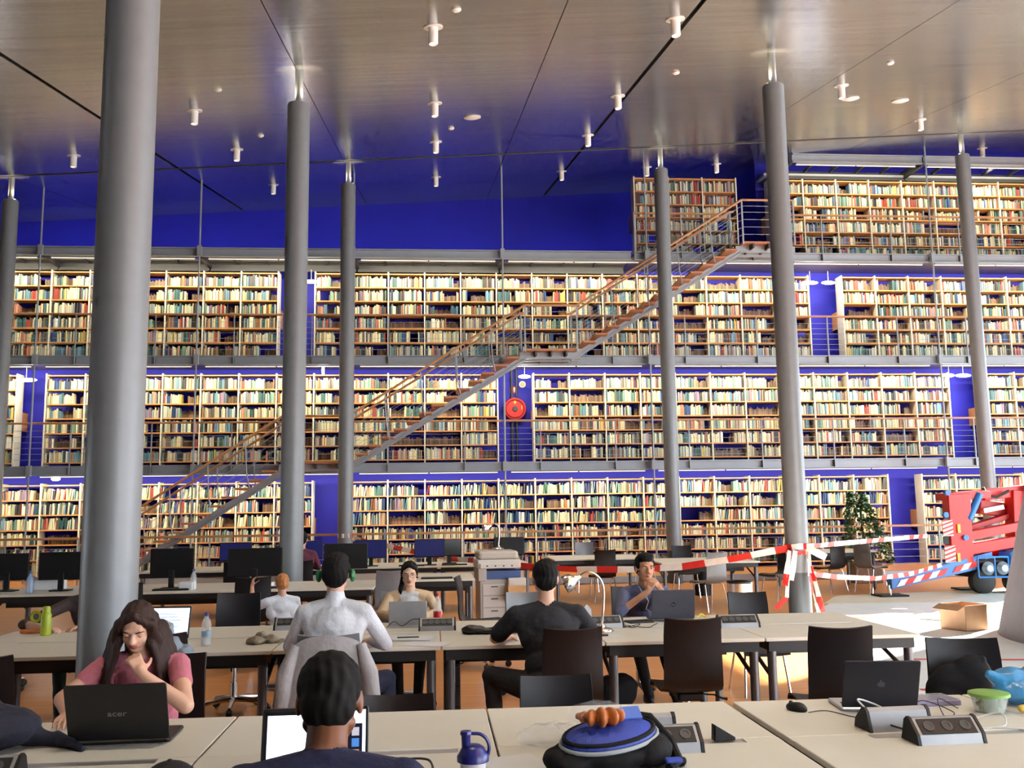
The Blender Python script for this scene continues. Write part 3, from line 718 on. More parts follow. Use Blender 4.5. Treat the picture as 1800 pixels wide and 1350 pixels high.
# ================================================================== CHAIRS
def shell_mesh(name, wt=.36, wb=.41, top=.47):
    # profile (y forward, z up) from front lip to the top of the back; the seat plane is z = 0
    pr = [(.235, -.035), (.22, -.008), (.17, .003), (.08, -.004), (-.03, -.012), (-.12, -.012), (-.17, .004), (-.2, .045), (-.215, .10), (-.225, .18), (-.235, .27), (-.25, .36), (-.268, .43), (-.28, top)]
    P = []; n = 9
    for i, (y, z) in enumerate(pr):
        f = i / (len(pr) - 1); w = (wb + (wt - wb) * f) / 2
        back = max(0, min(1, (z - .05) / .3)); row = []
        for j in range(n):
            u = -1 + 2 * j / (n - 1)
            row.append(Vector((u * w, y + .035 * back * u * u, z + (.012 * u * u if i < 7 else 0) - (.012 * (1 - u * u) if i == len(pr) - 1 else 0))))
        P.append(row)
    return MB().sheet(P, .013, 0, 1).mesh(name, True)
shell_me = shell_mesh('chair_shell')
def chair(x, y, rz, label, base='swivel', shell='shell', seat=.46, group='chairs of the reading hall', edge='shell_edge', tilt=0.0):
    t = thing('chair', label, 'chair', (x, y, 0), rz, group)
    me = shell_me.copy(); me.materials.clear(); me.materials.append(M_[shell]); me.materials.append(M_[edge])
    o = bpy.data.objects.new('shell', me); COL.objects.link(o); o.parent = t; o.location = (0, 0, seat); o.rotation_euler = (tilt, 0, 0)
    if base == 'swivel':
        obj('mechanism', MB().rbox(-.09, .09, -.13, .09, seat - .07, seat - .018, .02), M_['black'], t)
        obj('lever', MB().tube([(.08, -.02, seat - .045), (.17, -.03, seat - .05), (.22, -.05, seat - .07), (.25, -.05, seat - .075)], [.006, .006, .008, .011], 6), M_['black'], t, True)
        obj('gas_column', MB().lathe([(.028, .09), (.028, .24), (.017, .24), (.017, seat - .05)], 14), M_['chrome'], t, True)
        for k in range(5):
            a = 2 * PI * k / 5 + .3; c, s = math.cos(a), math.sin(a)
            l = obj('base_arm', MB().tube([(0, 0, .105), (.12 * c, .12 * s, .10), (.29 * c, .29 * s, .075)], [.026, .022, .015], 8), M_['chrome'], t, True)
            obj('castor', MB().lathe([(.0, -.022), (.03, -.022), (.034, -.012), (.034, .012), (.03, .022), (0, .022)], 12, T(.29 * c, .29 * s, .036, PI / 2, 0, a)).cyl((.29 * c, .29 * s, .04), (.29 * c, .29 * s, .08), .008, n=6), M_['black'], l, True)
    else:
        for sx in (-1, 1):
            obj('leg', MB().tube([(sx * .12, .10, seat - .02), (sx * .17, .15, seat - .04), (sx * .20, .21, .01)], .0105, 8), M_['chrome'], t, True)
            obj('leg', MB().tube([(sx * .12, -.10, seat - .02), (sx * .17, -.14, seat - .04), (sx * .20, -.24, .01)], .0105, 8), M_['chrome'], t, True)
        obj('seat_frame', MB().tube([(-.13, .10, seat - .022), (.13, .10, seat - .022)], .009, 6).tube([(-.13, -.10, seat - .022), (.13, -.10, seat - .022)], .009, 6), M_['chrome'], t, True)
    return t
# rz = 0: the sitter faces away from the viewer (+Y); rz = pi: faces the viewer
chair(1.66, 6.28, -.05, 'dark wooden swivel chair, back turned, before the grey laptop', seat=.47)
chair(.84, 6.10, .04, 'dark wooden chair under the man in the black T-shirt', seat=.45)
chair(-.62, 6.06, .0, 'pale chair with a grey jacket over it, under the man in the white shirt', shell='shell_grey', seat=.45)
chair(2.36, 5.62, -.12, 'black chair standing behind the dark laptop at the end of the middle row', shell='shell_black', seat=.48, edge='shell_black')
chair(2.74, 4.70, PI - .25, 'black chair with a black bag hung on it, right of the dark laptop', shell='shell_black', seat=.46, edge='shell_black')
chair(.62, 4.62, PI + .03, 'dark chair pushed against the front desk near the backpack', shell='shell_black', seat=.34, edge='shell')
chair(-.18, 4.78, PI, 'dark low chair at the front desk beside the lit laptop', shell='shell', seat=.24, edge='shell')
chair(2.30, 2.42, PI * .0 + .15, 'brown chair corner at the bottom right, nearest to the viewer', seat=.45)
chair(-2.40, 5.50, .12, 'dark chair at the left edge before the middle row', shell='shell', seat=.45, edge='shell')
chair(-1.66, 8.30, PI + .1, 'black swivel chair under the middle row, left of the man in white', shell='shell_black', seat=.48, edge='shell_black')
chair(-.28, 8.28, PI, 'swivel chair under the woman with glasses', shell='shell_grey', seat=.47, edge='shell_grey')
chair(1.80, 8.42, PI, 'black swivel chair under the man in the blue shirt', shell='shell_black', seat=.46, edge='shell_black')
chair(2.86, 8.35, PI, 'black four-legged chair with thin legs, sun on the floor behind it', base='legs', shell='shell_black', seat=.39, edge='shell_black')
chair(.88, 8.75, PI + .1, 'grey chair back half hidden by the man in the black T-shirt', shell='shell_grey', seat=.40, edge='shell_grey')
chair(.50, 10.2, -PI / 2 - .15, 'brown wooden swivel chair with a pale edge, turned sideways before the copier', seat=.47)
chair(-4.15, 9.6, -PI / 2 - .3, 'brown wooden chair turned sideways at the far left', seat=.47)
chair(-3.3, 10.6, PI * .1, 'black chair at the computer desk behind the green bottle', shell='shell_black', seat=.46, edge='shell_black')
chair(-1.95, 10.55, .25, 'dark chair beside the red-haired child', shell='shell_black', seat=.5)
t = thing('stool', 'low round stool under the red-haired child', 'stool', (-1.43, 9.32, 0))
obj('cushion', MB().lathe([(0, .30), (.15, .30), (.17, .32), (.17, .35), (.15, .37), (0, .37)], 24), M_['black'], t, True)
obj('foot', MB().lathe([(0, 0), (.16, 0), (.16, .02), (.03, .04), (.03, .30), (0, .30)], 20), M_['leg'], t, True)
chair(-1.70, 6.32, .05, 'dark chair with a pale hoodie behind the woman in pink', shell='shell', seat=.45, edge='shell')
chair(-2.9, 14.6, .1, 'black chair at the rear computer desks, left', shell='shell_black', seat=.46, edge='shell_black')
chair(-.55, 11.9, .2, 'grey chair right behind the woman with glasses', shell='shell_grey', seat=.46, edge='shell_grey')
chair(2.95, 16.55, .05, 'brown chair at the pale reading table in the centre background', base='legs', shell='shell', seat=.46)
chair(3.02, 18.75, PI, 'grey chair on the far side of the centre reading table', base='legs', shell='shell_grey', seat=.5, edge='shell_grey')
chair(4.35, 14.9, .35, 'silver grey chair at the table behind the man in the blue shirt', base='legs', shell='shell_grey', seat=.46, edge='shell_grey')
chair(5.95, 16.2, PI / 2 + .4, 'dark brown chair behind the left tape strand by the taped column', base='legs', shell='shell', seat=.46)
chair(4.6, 17.2, PI, 'dark chair on the far side of the table behind the steel bin', base='legs', shell='shell_black', seat=.46)
chair(7.45, 17.5, .4, 'dark chair at the reading table beside the plant, left one', base='legs', shell='shell', seat=.46)
chair(8.15, 17.3, -1.1, 'grey brown chair turned sideways at the reading table beside the plant', base='legs', shell='shell_grey', seat=.48)
chair(-1.385, 5.02, PI - .02, 'dark chair the woman in pink sits on', shell='shell', seat=.44, edge='shell')
chair(-.265, 2.24, .02, 'dark chair the man in navy sits on', shell='shell', seat=.43, edge='shell')
chair(-2.80, 8.40, PI, 'dark chair half hidden by the thick column at the middle row', shell='shell', seat=.41, edge='shell')
chair(-2.02, 14.92, .1, 'dark chair under the person in plum', shell='shell_black', seat=.45, edge='shell_black')
# ================================================================== PEOPLE
SKIN = {'fair': mat('skin_fair', rgb(214, 164, 138), .5, var=.05, scale=14), 'light': mat('skin_light', rgb(224, 180, 150), .5, var=.05, scale=14),
        'tan': mat('skin_tan', rgb(184, 130, 98), .5, var=.06, scale=14), 'dark': mat('skin_brown', rgb(120, 76, 52), .5, var=.06, scale=14)}
LIP = mat('lips', rgb(176, 96, 88), .45, var=.04)
EYEW = mat('eye_white', rgb(225, 222, 216), .25, var=.01); EYED = mat('eye_dark', rgb(30, 20, 16), .2, var=.02); BROW = mat('brow_hair', rgb(38, 28, 24), .7)
def cloth(name, r, g, b, rough=.85, bump=.5): return mat('cloth_' + name, rgb(r, g, b), rough, var=.12, scale=9, bump=bump, bscale=40)

class Body:
    """collects tapered capsules and ellipsoids with a material key; fused into one continuous skin"""
    def __init__(s): s.p = []
    def cap(s, a, b, ra, rb, key): s.p.append(('c', np.array(a, float), np.array(b, float), ra, rb, key))
    def ell(s, c, r, key, q=None): s.p.append(('e', np.array(c, float), np.array(r, float), q, None, key))
    def raw(s):
        mb = MB()
        for p in s.p:
            if p[0] == 'c':
                a, b = Vector(p[1]), Vector(p[2]); d = b - a; L = max(d.length, 1e-5); q = d.to_track_quat('Z', 'Y')
                prof = []; n = 5
                for k in range(n + 1): t = -PI / 2 + PI / 2 * k / n; prof.append((max(p[3] * math.cos(t), 0), p[3] * math.sin(t)))
                for k in range(n + 1): t = PI / 2 * k / n; prof.append((max(p[4] * math.cos(t), 0), L + p[4] * math.sin(t)))
                prof[0] = (1e-6, prof[0][1]); prof[-1] = (1e-6, prof[-1][1])
                mb.lathe(prof, 14, Matrix.Translation(a) @ q.to_matrix().to_4x4())
            else: mb.ell(p[1], tuple(p[2]), p[3], 18, 12)
        return mb
    def classify(s, P):
        best = np.full(len(P), 1e9); idx = np.zeros(len(P), int)
        for i, p in enumerate(s.p):
            if p[0] == 'c':
                ab = p[2] - p[1]; t = np.clip(((P - p[1]) @ ab) / max(ab @ ab, 1e-9), 0, 1)
                d = np.linalg.norm(P - p[1] - t[:, None] * ab, axis=1) - (p[3] + (p[4] - p[3]) * t)
            else:
                Q = P - p[1]
                if p[3] is not None: Q = Q @ np.array(p[3].to_matrix())
                k = np.linalg.norm(Q / p[2], axis=1); d = (k - 1) * p[2].min()
            m = d < best; best[m] = d[m]; idx[m] = i
        return idx
    def fuse(s, name, voxel, mats, keys, parent, smooth=4, post=None, refine=None):
        me = s.raw().mesh(name); tmp = bpy.data.objects.new('tmp', me); COL.objects.link(tmp)
        r = tmp.modifiers.new('r', 'REMESH'); r.mode = 'VOXEL'; r.voxel_size = voxel; r.use_smooth_shade = True
        sm = tmp.modifiers.new('s', 'SMOOTH'); sm.factor = .5; sm.iterations = smooth
        dg = bpy.context.evaluated_depsgraph_get(); out = bpy.data.meshes.new_from_object(tmp.evaluated_get(dg))
        bpy.data.objects.remove(tmp); bpy.data.meshes.remove(me); out.name = name
        V = np.empty(len(out.vertices) * 3, np.float32); out.vertices.foreach_get('co', V); V = V.reshape(-1, 3).astype(float)
        if post is not None: V = post(V); out.vertices.foreach_set('co', V.astype(np.float32).ravel()); out.update()
        C = np.empty(len(out.polygons) * 3, np.float32); out.polygons.foreach_get('center', C); C = C.reshape(-1, 3).astype(float)
        ix = s.classify(C); kk = [keys.index(p[5]) for p in s.p]
        mi = np.array(kk)[ix]
        if refine is not None: mi = refine(C, mi)
        out.materials.clear()
        for m in mats: out.materials.append(m)
        out.polygons.foreach_set('material_index', mi.astype(np.int32)); out.polygons.foreach_set('use_smooth', np.ones(len(out.polygons), bool)); out.update()
        o = bpy.data.objects.new(name, out); COL.objects.link(o); o.parent = parent
        return o

def hand(B, w, d, nrm, curl=.5, size=1.0, key='skin', side=1, spread=.12):
    """palm and five fingers; w wrist, d finger direction, nrm palm normal (fingers curl towards it)"""
    w = Vector(w); d = Vector(d).normalized(); n = Vector(nrm); n = (n - d * n.dot(d)).normalized(); x = d.cross(n).normalized() * side
    B.cap(w, w + d * .03 * size, .024 * size, .026 * size, key)
    pc = w + d * .055 * size
    for u in (-.026, -.009, .009, .026): B.cap(w + d * .02 * size + x * u * .7 * size, w + d * .092 * size + x * u * size, .0135 * size, .0115 * size, key)
    ln = [.062, .074, .080, .070]
    for i, u in enumerate((-.030, -.010, .010, .030)):
        p = w + d * (.094 - abs(u - .005) * .15) * size + x * u * size; dd = (d + x * u / .03 * spread).normalized()
        L = ln[i] * size
        for k, (f, r) in enumerate(((.45, .0088), (.31, .0080), (.24, .0072))):
            a = curl * (.55 + .55 * k); q = Quaternion(dd.cross(n).normalized(), a) @ dd
            e = p + q * L * f; B.cap(p, e, r * size, (r - .0006) * size, key); p = e
            dd2 = q; dd = Quaternion(dd.cross(n).normalized(), curl * .35) @ dd if k == 0 else dd
    p = w + d * .028 * size + x * .026 * size; td = (d * .55 + x * .75 + n * .35 * (1 + curl)).normalized()
    for f, r, b in ((.042, .0115, 0), (.032, .010, .35), (.026, .0088, .7)):
        q = (td * (1 - b * .5) + d * b * .5 + n * curl * b * .4).normalized(); e = p + q * f * size; B.cap(p, e, r * size, (r - .001) * size, key); p = e

def person(name, label, loc, rz, top='shirt', topc=None, pants=None, skin='fair', hair=None, s=1.0, lean=.2, neck=.1, yaw=0.0, hairstyle='short', sleeve=.95,
           elbows=None, wrists=None, hands=None, knees=None, ankles=None, voxel=.009, face=True, pelvis=(0, 0, .56), build=1.0, front=None, collar=None, gaze=0.0, tilt=0.0, hv=.007):
    """seated figure in a local frame: +Y the way the sitter faces, seat under the origin"""
    t = thing('person', label, 'person', loc, rz)
    B = Body(); P = Vector(pelvis); b = build
    sd = Vector((0, math.sin(lean), math.cos(lean))); fwd = Vector((0, math.cos(lean), -math.sin(lean)))
    N = P + sd * .50 * s                         # base of the neck
    qt = Quaternion((1, 0, 0), -lean)
    B.ell(P + Vector((0, -.0, -.0)), (.168 * b * s, .122 * b * s, .112 * s), 'pants')
    B.ell(P + sd * .12 * s + fwd * .01, (.150 * b * s, .118 * b * s, .13 * s), 'top', qt)
    B.ell(P + sd * .25 * s + fwd * .01, (.152 * b * s, .112 * b * s, .15 * s), 'top', qt)
    B.ell(P + sd * .37 * s, (.168 * b * s, .112 * b * s, .13 * s), 'top', qt)
    sh = {}
    for k in (-1, 1):
        S = P + sd * .445 * s + Vector((k * .182 * b * s, 0, 0)); sh[k] = S
        B.cap(N - sd * .015 * s, S - Vector((k * .02, 0, .0)), .058 * s, .062 * s, 'top')
        B.cap(P + sd * .30 * s + Vector((k * .09 * b, 0, 0)), S - Vector((k * .035, 0, .02)), .085 * s * b, .062 * s, 'top')
    # neck and head frame
    hd = Vector((0, math.sin(lean * .4 + neck), math.cos(lean * .4 + neck)))
    Hc = N + hd * .175 * s
    hq = Quaternion((0, 0, 1), yaw) @ Quaternion((1, 0, 0), -(lean * .15 + neck + gaze)) @ Quaternion((0, 1, 0), tilt)
    B.cap(N - sd * .03, Hc - hd * .05 * s, .056 * s, .052 * s, 'skin')
    if collar: B.cap(N - sd * .02 * s, N + hd * .038 * s, .068 * s, .061 * s, 'collar')
    hs = s * 1.05
    H = lambda x, y, z: Hc + hq @ (Vector((x, y, z)) * hs)
    R = lambda *r: tuple(v * hs for v in r)
    B.ell(H(0, -.012, .028), R(.074, .092, .084), 'skin', hq)          # skull
    B.ell(H(0, .018, -.022), R(.061, .070, .082), 'skin', hq)          # face
    B.ell(H(0, .046, -.083), R(.033, .030, .024), 'skin', hq)          # chin
    for k in (-1, 1):
        B.ell(H(k * .034, .052, -.028), R(.022, .022, .022), 'skin', hq)   # cheek
        B.cap(H(k * .050, .0, -.052), H(k * .022, .047, -.088), .018 * s, .016 * s, 'skin')   # jaw
        B.ell(H(k * .075, -.006, -.005), R(.010, .018, .031), 'skin', hq)  # ear
    if face:
        B.cap(H(0, .086, .012), H(0, .100, -.022), .0085 * s, .0125 * s, 'skin')   # nose
        for k in (-1, 1): B.ell(H(k * .011, .092, -.027), R(.009, .010, .008), 'skin', hq)
        B.cap(H(-.034, .078, .026), H(.034, .078, .026), .011 * s, .011 * s, 'skin')   # brow ridge
        B.ell(H(0, .083, -.052), R(.019, .009, .0055), 'lip', hq); B.ell(H(0, .080, -.061), R(.016, .010, .0055), 'lip', hq)
    # arms
    elbows = elbows or {-1: (-.26, .12, .78), 1: (.26, .12, .78)}
    wrists = wrists or {-1: (-.16, .36, .78), 1: (.16, .36, .78)}
    for k in (-1, 1):
        S = sh[k]; E = Vector(elbows[k]); Wr = Vector(wrists[k])
        B.cap(S, E, .055 * s * b, .043 * s, 'arm' if sleeve < .3 else 'top') if sleeve >= .5 else None
        if sleeve < .5:
            m = S.lerp(E, sleeve * 2); B.cap(S, m, .060 * s * b, .056 * s * b, 'top'); B.cap(S.lerp(E, max(0, sleeve * 2 - .1)), E, .046 * s * b, .040 * s, 'skin')
            B.cap(E, Wr, .041 * s, .027 * s, 'skin')
        else:
            f = (sleeve - .5) * 2; m = E.lerp(Wr, f); B.cap(E, m, .046 * s, .040 * s, 'top'); B.cap(E.lerp(Wr, max(0, f - .12)), Wr, .033 * s, .026 * s, 'skin')
        h = (hands or {}).get(k, {})
        hand(B, Wr, h.get('d', (Wr - E)), h.get('n', (0, 0, -1)), h.get('curl', .5), .98 * s, 'skin', h.get('side', k))
    # legs
    knees = knees or {-1: (-.13, .44, .53), 1: (.13, .44, .53)}
    ankles = ankles or {-1: (-.13, .40, .09), 1: (.13, .40, .09)}
    for k in (-1, 1):
        hp = P + Vector((k * .085 * b * s, .02, -.02)); K = Vector(knees[k]); A = Vector(ankles[k])
        B.cap(hp, K, .092 * s * b, .062 * s, 'pants'); B.cap(K, A, .060 * s, .042 * s, 'pants')
        B.cap(A, A + Vector((0, .0, -.03)), .042 * s, .04 * s, 'shoe'); B.cap(A + Vector((0, -.02, -.045)), A + Vector((0, .13 * s, -.058)), .036 * s, .030 * s, 'shoe')
    keys = ['skin', 'top', 'pants', 'shoe', 'lip', 'collar', 'arm', 'front']
    tc = topc; mats = [SKIN[skin], tc, pants, M_['black'], LIP, collar or tc, SKIN[skin], front or tc]
    eyes = [np.array(H(k * .032, .080, .004)) for k in (-1, 1)]
    fdir = np.array(hq @ Vector((0, 1, 0)))
    def post(V):
        if face:
            for e in eyes:                                  # eye sockets
                d = np.linalg.norm(V - e, axis=1); V = V - np.outer(np.exp(-(d / (.017 * s)) ** 2) * .009 * s, fdir)
        # cloth folds on everything below the neck
        low = V[:, 2] < N.z - .02
        n1 = np.sin(V[:, 2] * 47 + np.sin(V[:, 0] * 23) * 2.2 + V[:, 1] * 11) * np.sin(V[:, 0] * 19 + V[:, 2] * 13 + V[:, 1] * 17)
        ax = np.array([P.x, P.y, 0]); rad = V - ax; rad[:, 2] = 0; rad /= (np.linalg.norm(rad, axis=1)[:, None] + 1e-6)
        ix = B.classify(V); kk = np.array([p[5] in ('top', 'pants') for p in B.p])[ix]
        return V + rad * (n1 * .003 * low * kk)[:, None]
    def refine(C, mi):
        if front:
            rel = C - np.array(P); up_ = rel @ np.array(sd); fw_ = rel @ np.array(fwd)
            w_ = .040 + .05 * np.clip(up_ / (.5 * s), 0, 1)
            mi = np.where((mi == 1) & (fw_ > .03) & (np.abs(rel[:, 0]) < w_ * s), 7, mi)
        return mi
    body = B.fuse('body', voxel, mats, keys, t, 4, post, refine)
    if face:
        for k in (-1, 1):
            e = obj('eye', MB().ell(H(k * .032, .066, .004), .0125 * s, None, 12, 8), EYEW, t, True)
            gz = -.35 if gaze > .05 else 0
            obj('iris', MB().ell(H(k * .032, .0765, .004 + gz * .012), R(.0055, .0028, .0055), hq, 10, 6), EYED, e, True)
            obj('eyelid', MB().sheet([[H(k * .032 + .0155 * math.sin(a), .066 + .0142 * math.cos(a) * math.cos(c), .004 + .0142 * math.sin(c)) for a in np.linspace(-1.35, 1.35, 8)] for c in np.linspace(.25 - (.45 if gaze > .05 else 0), 1.3, 5)], .0016), SKIN[skin], e, True)
            obj('eyebrow', MB().tube([H(k * .016, .0885, .024), H(k * .034, .086, .030), H(k * .050, .072, .024)], [.0032 * s, .0036 * s, .0016 * s], 6), BROW, t, True)
    # hair
    if hair is not None:
        Hb = Body(); hk = 'hair'
        Hb.ell(H(0, -.022, .036), R(.081, .094, .086), hk, hq)
        if hairstyle == 'short':
            Hb.ell(H(0, .028, .074), R(.062, .050, .040), hk, hq)
            Hb.ell(H(0, -.052, -.012), R(.070, .060, .066), hk, hq)
            for k in (-1, 1): Hb.ell(H(k * .064, -.006, .028), R(.016, .036, .034), hk, hq)
        elif hairstyle == 'full':
            Hb.ell(H(0, .020, .086), R(.070, .062, .046), hk, hq); Hb.ell(H(0, -.048, .0), R(.078, .068, .085), hk, hq)
            for k in (-1, 1): Hb.ell(H(k * .066, -.006, .03), R(.018, .044, .042), hk, hq)
        elif hairstyle == 'tied':
            Hb.ell(H(0, -.04, .02), R(.078, .075, .078), hk, hq); Hb.ell(H(0, -.07, -.05), R(.055, .045, .07), hk, hq)
            for k in (-1, 1):
                Hb.cap(H(k * .012, .058, .094), H(k * .066, .028, .045), .020 * s, .018 * s, hk); Hb.cap(H(k * .068, .02, .04), H(k * .070, -.01, -.03), .016 * s, .014 * s, hk)
            Hb.cap(H(.058, -.04, -.05), H(.085, .01, -.14), .030 * s, .022 * s, hk); Hb.cap(H(.085, .01, -.14), H(.075, .03, -.20), .022 * s, .010 * s, hk)
        elif hairstyle == 'long':
            Hb.ell(H(0, -.035, .01), R(.086, .085, .095), hk, hq)
            rr = random.Random(3)
            for k in (-1, 1):
                Hb.cap(H(k * .006, .056, .100), H(k * .066, .036, .040), .022 * s, .024 * s, hk)
                Hb.cap(H(k * .070, .030, .040), H(k * .090, .015, -.06), .027 * s, .034 * s, hk)
                for m in range(6):
                    x0 = k * (.060 + .008 * m); y0 = .035 - .022 * m; a = H(x0, y0 - .005, -.03); prev = a
                    for z in range(1, 7):
                        nx = H(x0 * (1.15 + .05 * z) + k * .004 * z, y0 - .003 * z + .010 * math.sin(z * 1.7 + m), -.03) + Vector((k * .004 * z, 0, -.045 * z)) * s
                        Hb.cap(prev, nx, (.022 - .0014 * z) * s, (.021 - .0014 * z) * s, hk); prev = nx
            for m in range(5): Hb.cap(H(-.05 + .025 * m, -.085, .0), H(-.07 + .035 * m, -.10, -.22), .035 * s, .026 * s, hk)
        def hpost(V):
            n1 = np.sin(V[:, 0] * 210 + np.sin(V[:, 2] * 40) * 1.5) * .0013 + np.sin(V[:, 0] * 90 + V[:, 2] * 60 + V[:, 1] * 130) * .0010
            c = np.array(Hc); d = V - c; d /= np.linalg.norm(d, axis=1)[:, None] + 1e-6
            return V + d * n1[:, None]
        Hb.fuse('hair', hv, [hair], [hk], t, 2, hpost)
    return t, H, hq
HAIR = {'black': mat('hair_black', rgb(9, 8, 8), .75, spec=.2, var=.3, scale=40), 'brown': mat('hair_dark_brown', rgb(46, 26, 20), .6, spec=.3, var=.45, scale=22, stretch=(9, 9, .6), bump=.5, bscale=30),
        'red': mat('hair_ginger', rgb(176, 112, 58), .5, var=.25, scale=40)}

jeans = cloth('jeans', 26, 34, 60); dark = cloth('black_trousers', 12, 12, 15)
person('person', 'long-haired woman in a pink T-shirt, chin on hand, behind the large black laptop', (-1.385, 4.98, 0), PI - .02, topc=cloth('pink', 190, 108, 122), pants=jeans, hair=HAIR['brown'], hairstyle='long', s=.93, lean=.50, neck=.26, gaze=.16,
       skin='fair', sleeve=.22, voxel=.0055, hv=.006, yaw=.06, tilt=-.04,
       elbows={-1: (-.29, .50, .79), 1: (.31, .34, .80)}, wrists={-1: (-.095, .49, .925), 1: (.20, .56, .775)}, hands={-1: dict(d=(.45, -.25, .62), n=(.1, -.7, -.7), curl=1.0), 1: dict(d=(-.2, 1, 0), curl=.4)})
tG, HG, qG = person('person', 'woman with glasses in a beige cardigan over a white top, behind a grey tablet', (-.20, 8.36, 0), PI, topc=cloth('beige_knit', 206, 176, 142), front=cloth('white_top', 220, 218, 214), pants=cloth('dark_skirt', 24, 26, 36), hair=HAIR['black'], hairstyle='tied',
       skin='light', s=.87, lean=.30, neck=.10, pelvis=(0, 0, .54), voxel=.006, hv=.006, elbows={-1: (-.24, .26, .79), 1: (.24, .26, .79)}, wrists={-1: (-.10, .44, .775), 1: (.10, .44, .775)}, knees={-1: (-.10, .42, .53), 1: (.10, .42, .53)}, ankles={-1: (-.07, .46, .09), 1: (.07, .46, .09)})
g = MB()
for k in (-1, 1):
    g.tube([HG(k * .032 + .023 * math.cos(a), .096, .002 + .018 * math.sin(a)) for a in np.linspace(0, 2 * PI, 15)], .0016, 5)
    g.tube([HG(k * .055, .094, .008), HG(k * .074, .04, .01), HG(k * .076, -.01, .006)], .0014, 5)
g.tube([HG(-.010, .098, .004), HG(.010, .098, .004)], .0014, 5)
obj('glasses', g, mat('glasses_frame', rgb(90, 50, 40), .3), tG, True)
tM, HM, qM = person('person', 'dark-haired man in a blue-grey shirt with hands folded at his mouth, behind a grey laptop', (1.80, 8.28, 0), PI, topc=cloth('blue_grey', 88, 92, 122), pants=dark, hair=HAIR['black'], hairstyle='full', skin='tan', s=.97, lean=.42, neck=.02, gaze=.02, yaw=.12,
       pelvis=(0, 0, .52), voxel=.0058, hv=.006, sleeve=.58, elbows={-1: (-.10, .50, .79), 1: (.27, .46, .79)}, wrists={-1: (-.085, .44, .955), 1: (.035, .45, .945)},
       hands={-1: dict(d=(.55, -.1, .75), n=(.7, -.7, 0), curl=.8), 1: dict(d=(-.45, -.1, .8), n=(-.6, -.8, 0), curl=.8)}, knees={-1: (-.10, .36, .52), 1: (.12, .38, .52)}, ankles={-1: (-.16, .56, .09), 1: (.02, .34, .09)})
w1 = HM(.078, .0, -.02); w2 = HM(-.078, .0, -.02)
obj('earphone_cord', MB().tube([w1, w1 + Vector((.012, .02, -.08)), Vector((.05, .30, .94)), Vector((.0, .33, .86)), Vector((.03, .36, .80)), Vector((-.02, .40, .765))], .0028, 5).tube([w2, w2 + Vector((-.012, .02, -.08)), Vector((.02, .30, .93)), Vector((.0, .33, .86))], .0028, 5), M_['cable_white'], tM, True)
person('person', 'man in a black T-shirt with short dark hair, seen from behind at the middle row', (.74, 6.08, 0), 0, topc=cloth('black', 12, 14, 22), pants=dark, hair=HAIR['black'], skin='fair', s=1.02, build=1.07, lean=.42, neck=.05, pelvis=(0, 0, .54), sleeve=.40, face=True, voxel=.008,
       elbows={-1: (-.33, .30, .80), 1: (.33, .30, .80)}, wrists={-1: (-.24, .52, .775), 1: (.22, .54, .775)}, knees={-1: (-.36, .28, .56), 1: (.20, .42, .54)}, ankles={-1: (-.32, .22, .09), 1: (.22, .40, .09)})
tW, HW, qW = person('person', 'black-haired man in a white shirt, seen from behind at the middle row', (-.62, 6.06, 0), -.04, topc=cloth('white_shirt', 206, 206, 210), collar=cloth('white_collar', 214, 214, 220), pants=jeans, hair=HAIR['black'], hairstyle='full', skin='fair', s=1.03, lean=.16, neck=.10, voxel=.008,
       sleeve=.92, elbows={-1: (-.29, .16, .80), 1: (.31, .18, .80)}, wrists={-1: (-.20, .44, .785), 1: (.20, .45, .785)}, knees={-1: (-.16, .44, .55), 1: (.30, .36, .55)}, ankles={-1: (-.14, .36, .09), 1: (.34, .30, .09)})
obj('headphones', MB().ell(HW(-.098, -.01, -.01), (.02, .034, .04), None, 12, 8).ell(HW(.098, -.01, -.01), (.02, .034, .04), None, 12, 8), mat('green_plastic', rgb(20, 110, 62), .4), tW, True)
person('person', 'man in a navy T-shirt seen from behind, before the lit laptop', (-.265, 2.28, 0), .02, topc=cloth('navy', 14, 20, 56), pants=dark, hair=HAIR['black'], skin='dark', s=1.0, lean=.40, neck=.62, gaze=-.35, voxel=.006, hv=.005, sleeve=.42, build=1.06, pelvis=(0, 0, .56),
       elbows={-1: (-.30, .34, .80), 1: (.30, .34, .80)}, wrists={-1: (-.13, .58, .78), 1: (.13, .58, .78)})
person('person', 'child with ginger hair in a white T-shirt, one arm raised, seen from behind', (-1.43, 9.32, 0), .35, topc=cloth('white_tee', 214, 220, 228), pants=jeans, hair=HAIR['red'], skin='fair', s=.74, lean=.08, neck=.0, pelvis=(0, 0, .47), sleeve=.34, voxel=.008,
       elbows={-1: (-.26, .10, .74), 1: (.18, .18, .66)}, wrists={-1: (-.25, .22, .93), 1: (.10, .34, .70)}, hands={-1: dict(d=(.15, .3, .9), n=(1, .3, 0), curl=.7)}, knees={-1: (-.1, .32, .45), 1: (.1, .32, .45)}, ankles={-1: (-.1, .28, .1), 1: (.1, .28, .1)})
person('person', 'person in a plum shirt at the rear computer desks, half hidden by a column', (-2.02, 14.98, 0), .1, topc=cloth('plum', 92, 40, 58), pants=dark, hair=HAIR['black'], skin='fair', s=.98, lean=.15, voxel=.012, hv=.01)
person('person', 'person behind the thick column with a bare forearm on the middle row', (-2.80, 8.34, 0), PI, topc=cloth('rust', 60, 46, 44), pants=cloth('teal_trousers', 24, 40, 48), hair=HAIR['brown'], skin='fair', s=.95, lean=.30, pelvis=(0, 0, .52), sleeve=.55, voxel=.009,
       elbows={-1: (-.24, .30, .79), 1: (.42, .42, .79)}, wrists={-1: (-.06, .48, .775), 1: (.20, .54, .775)})
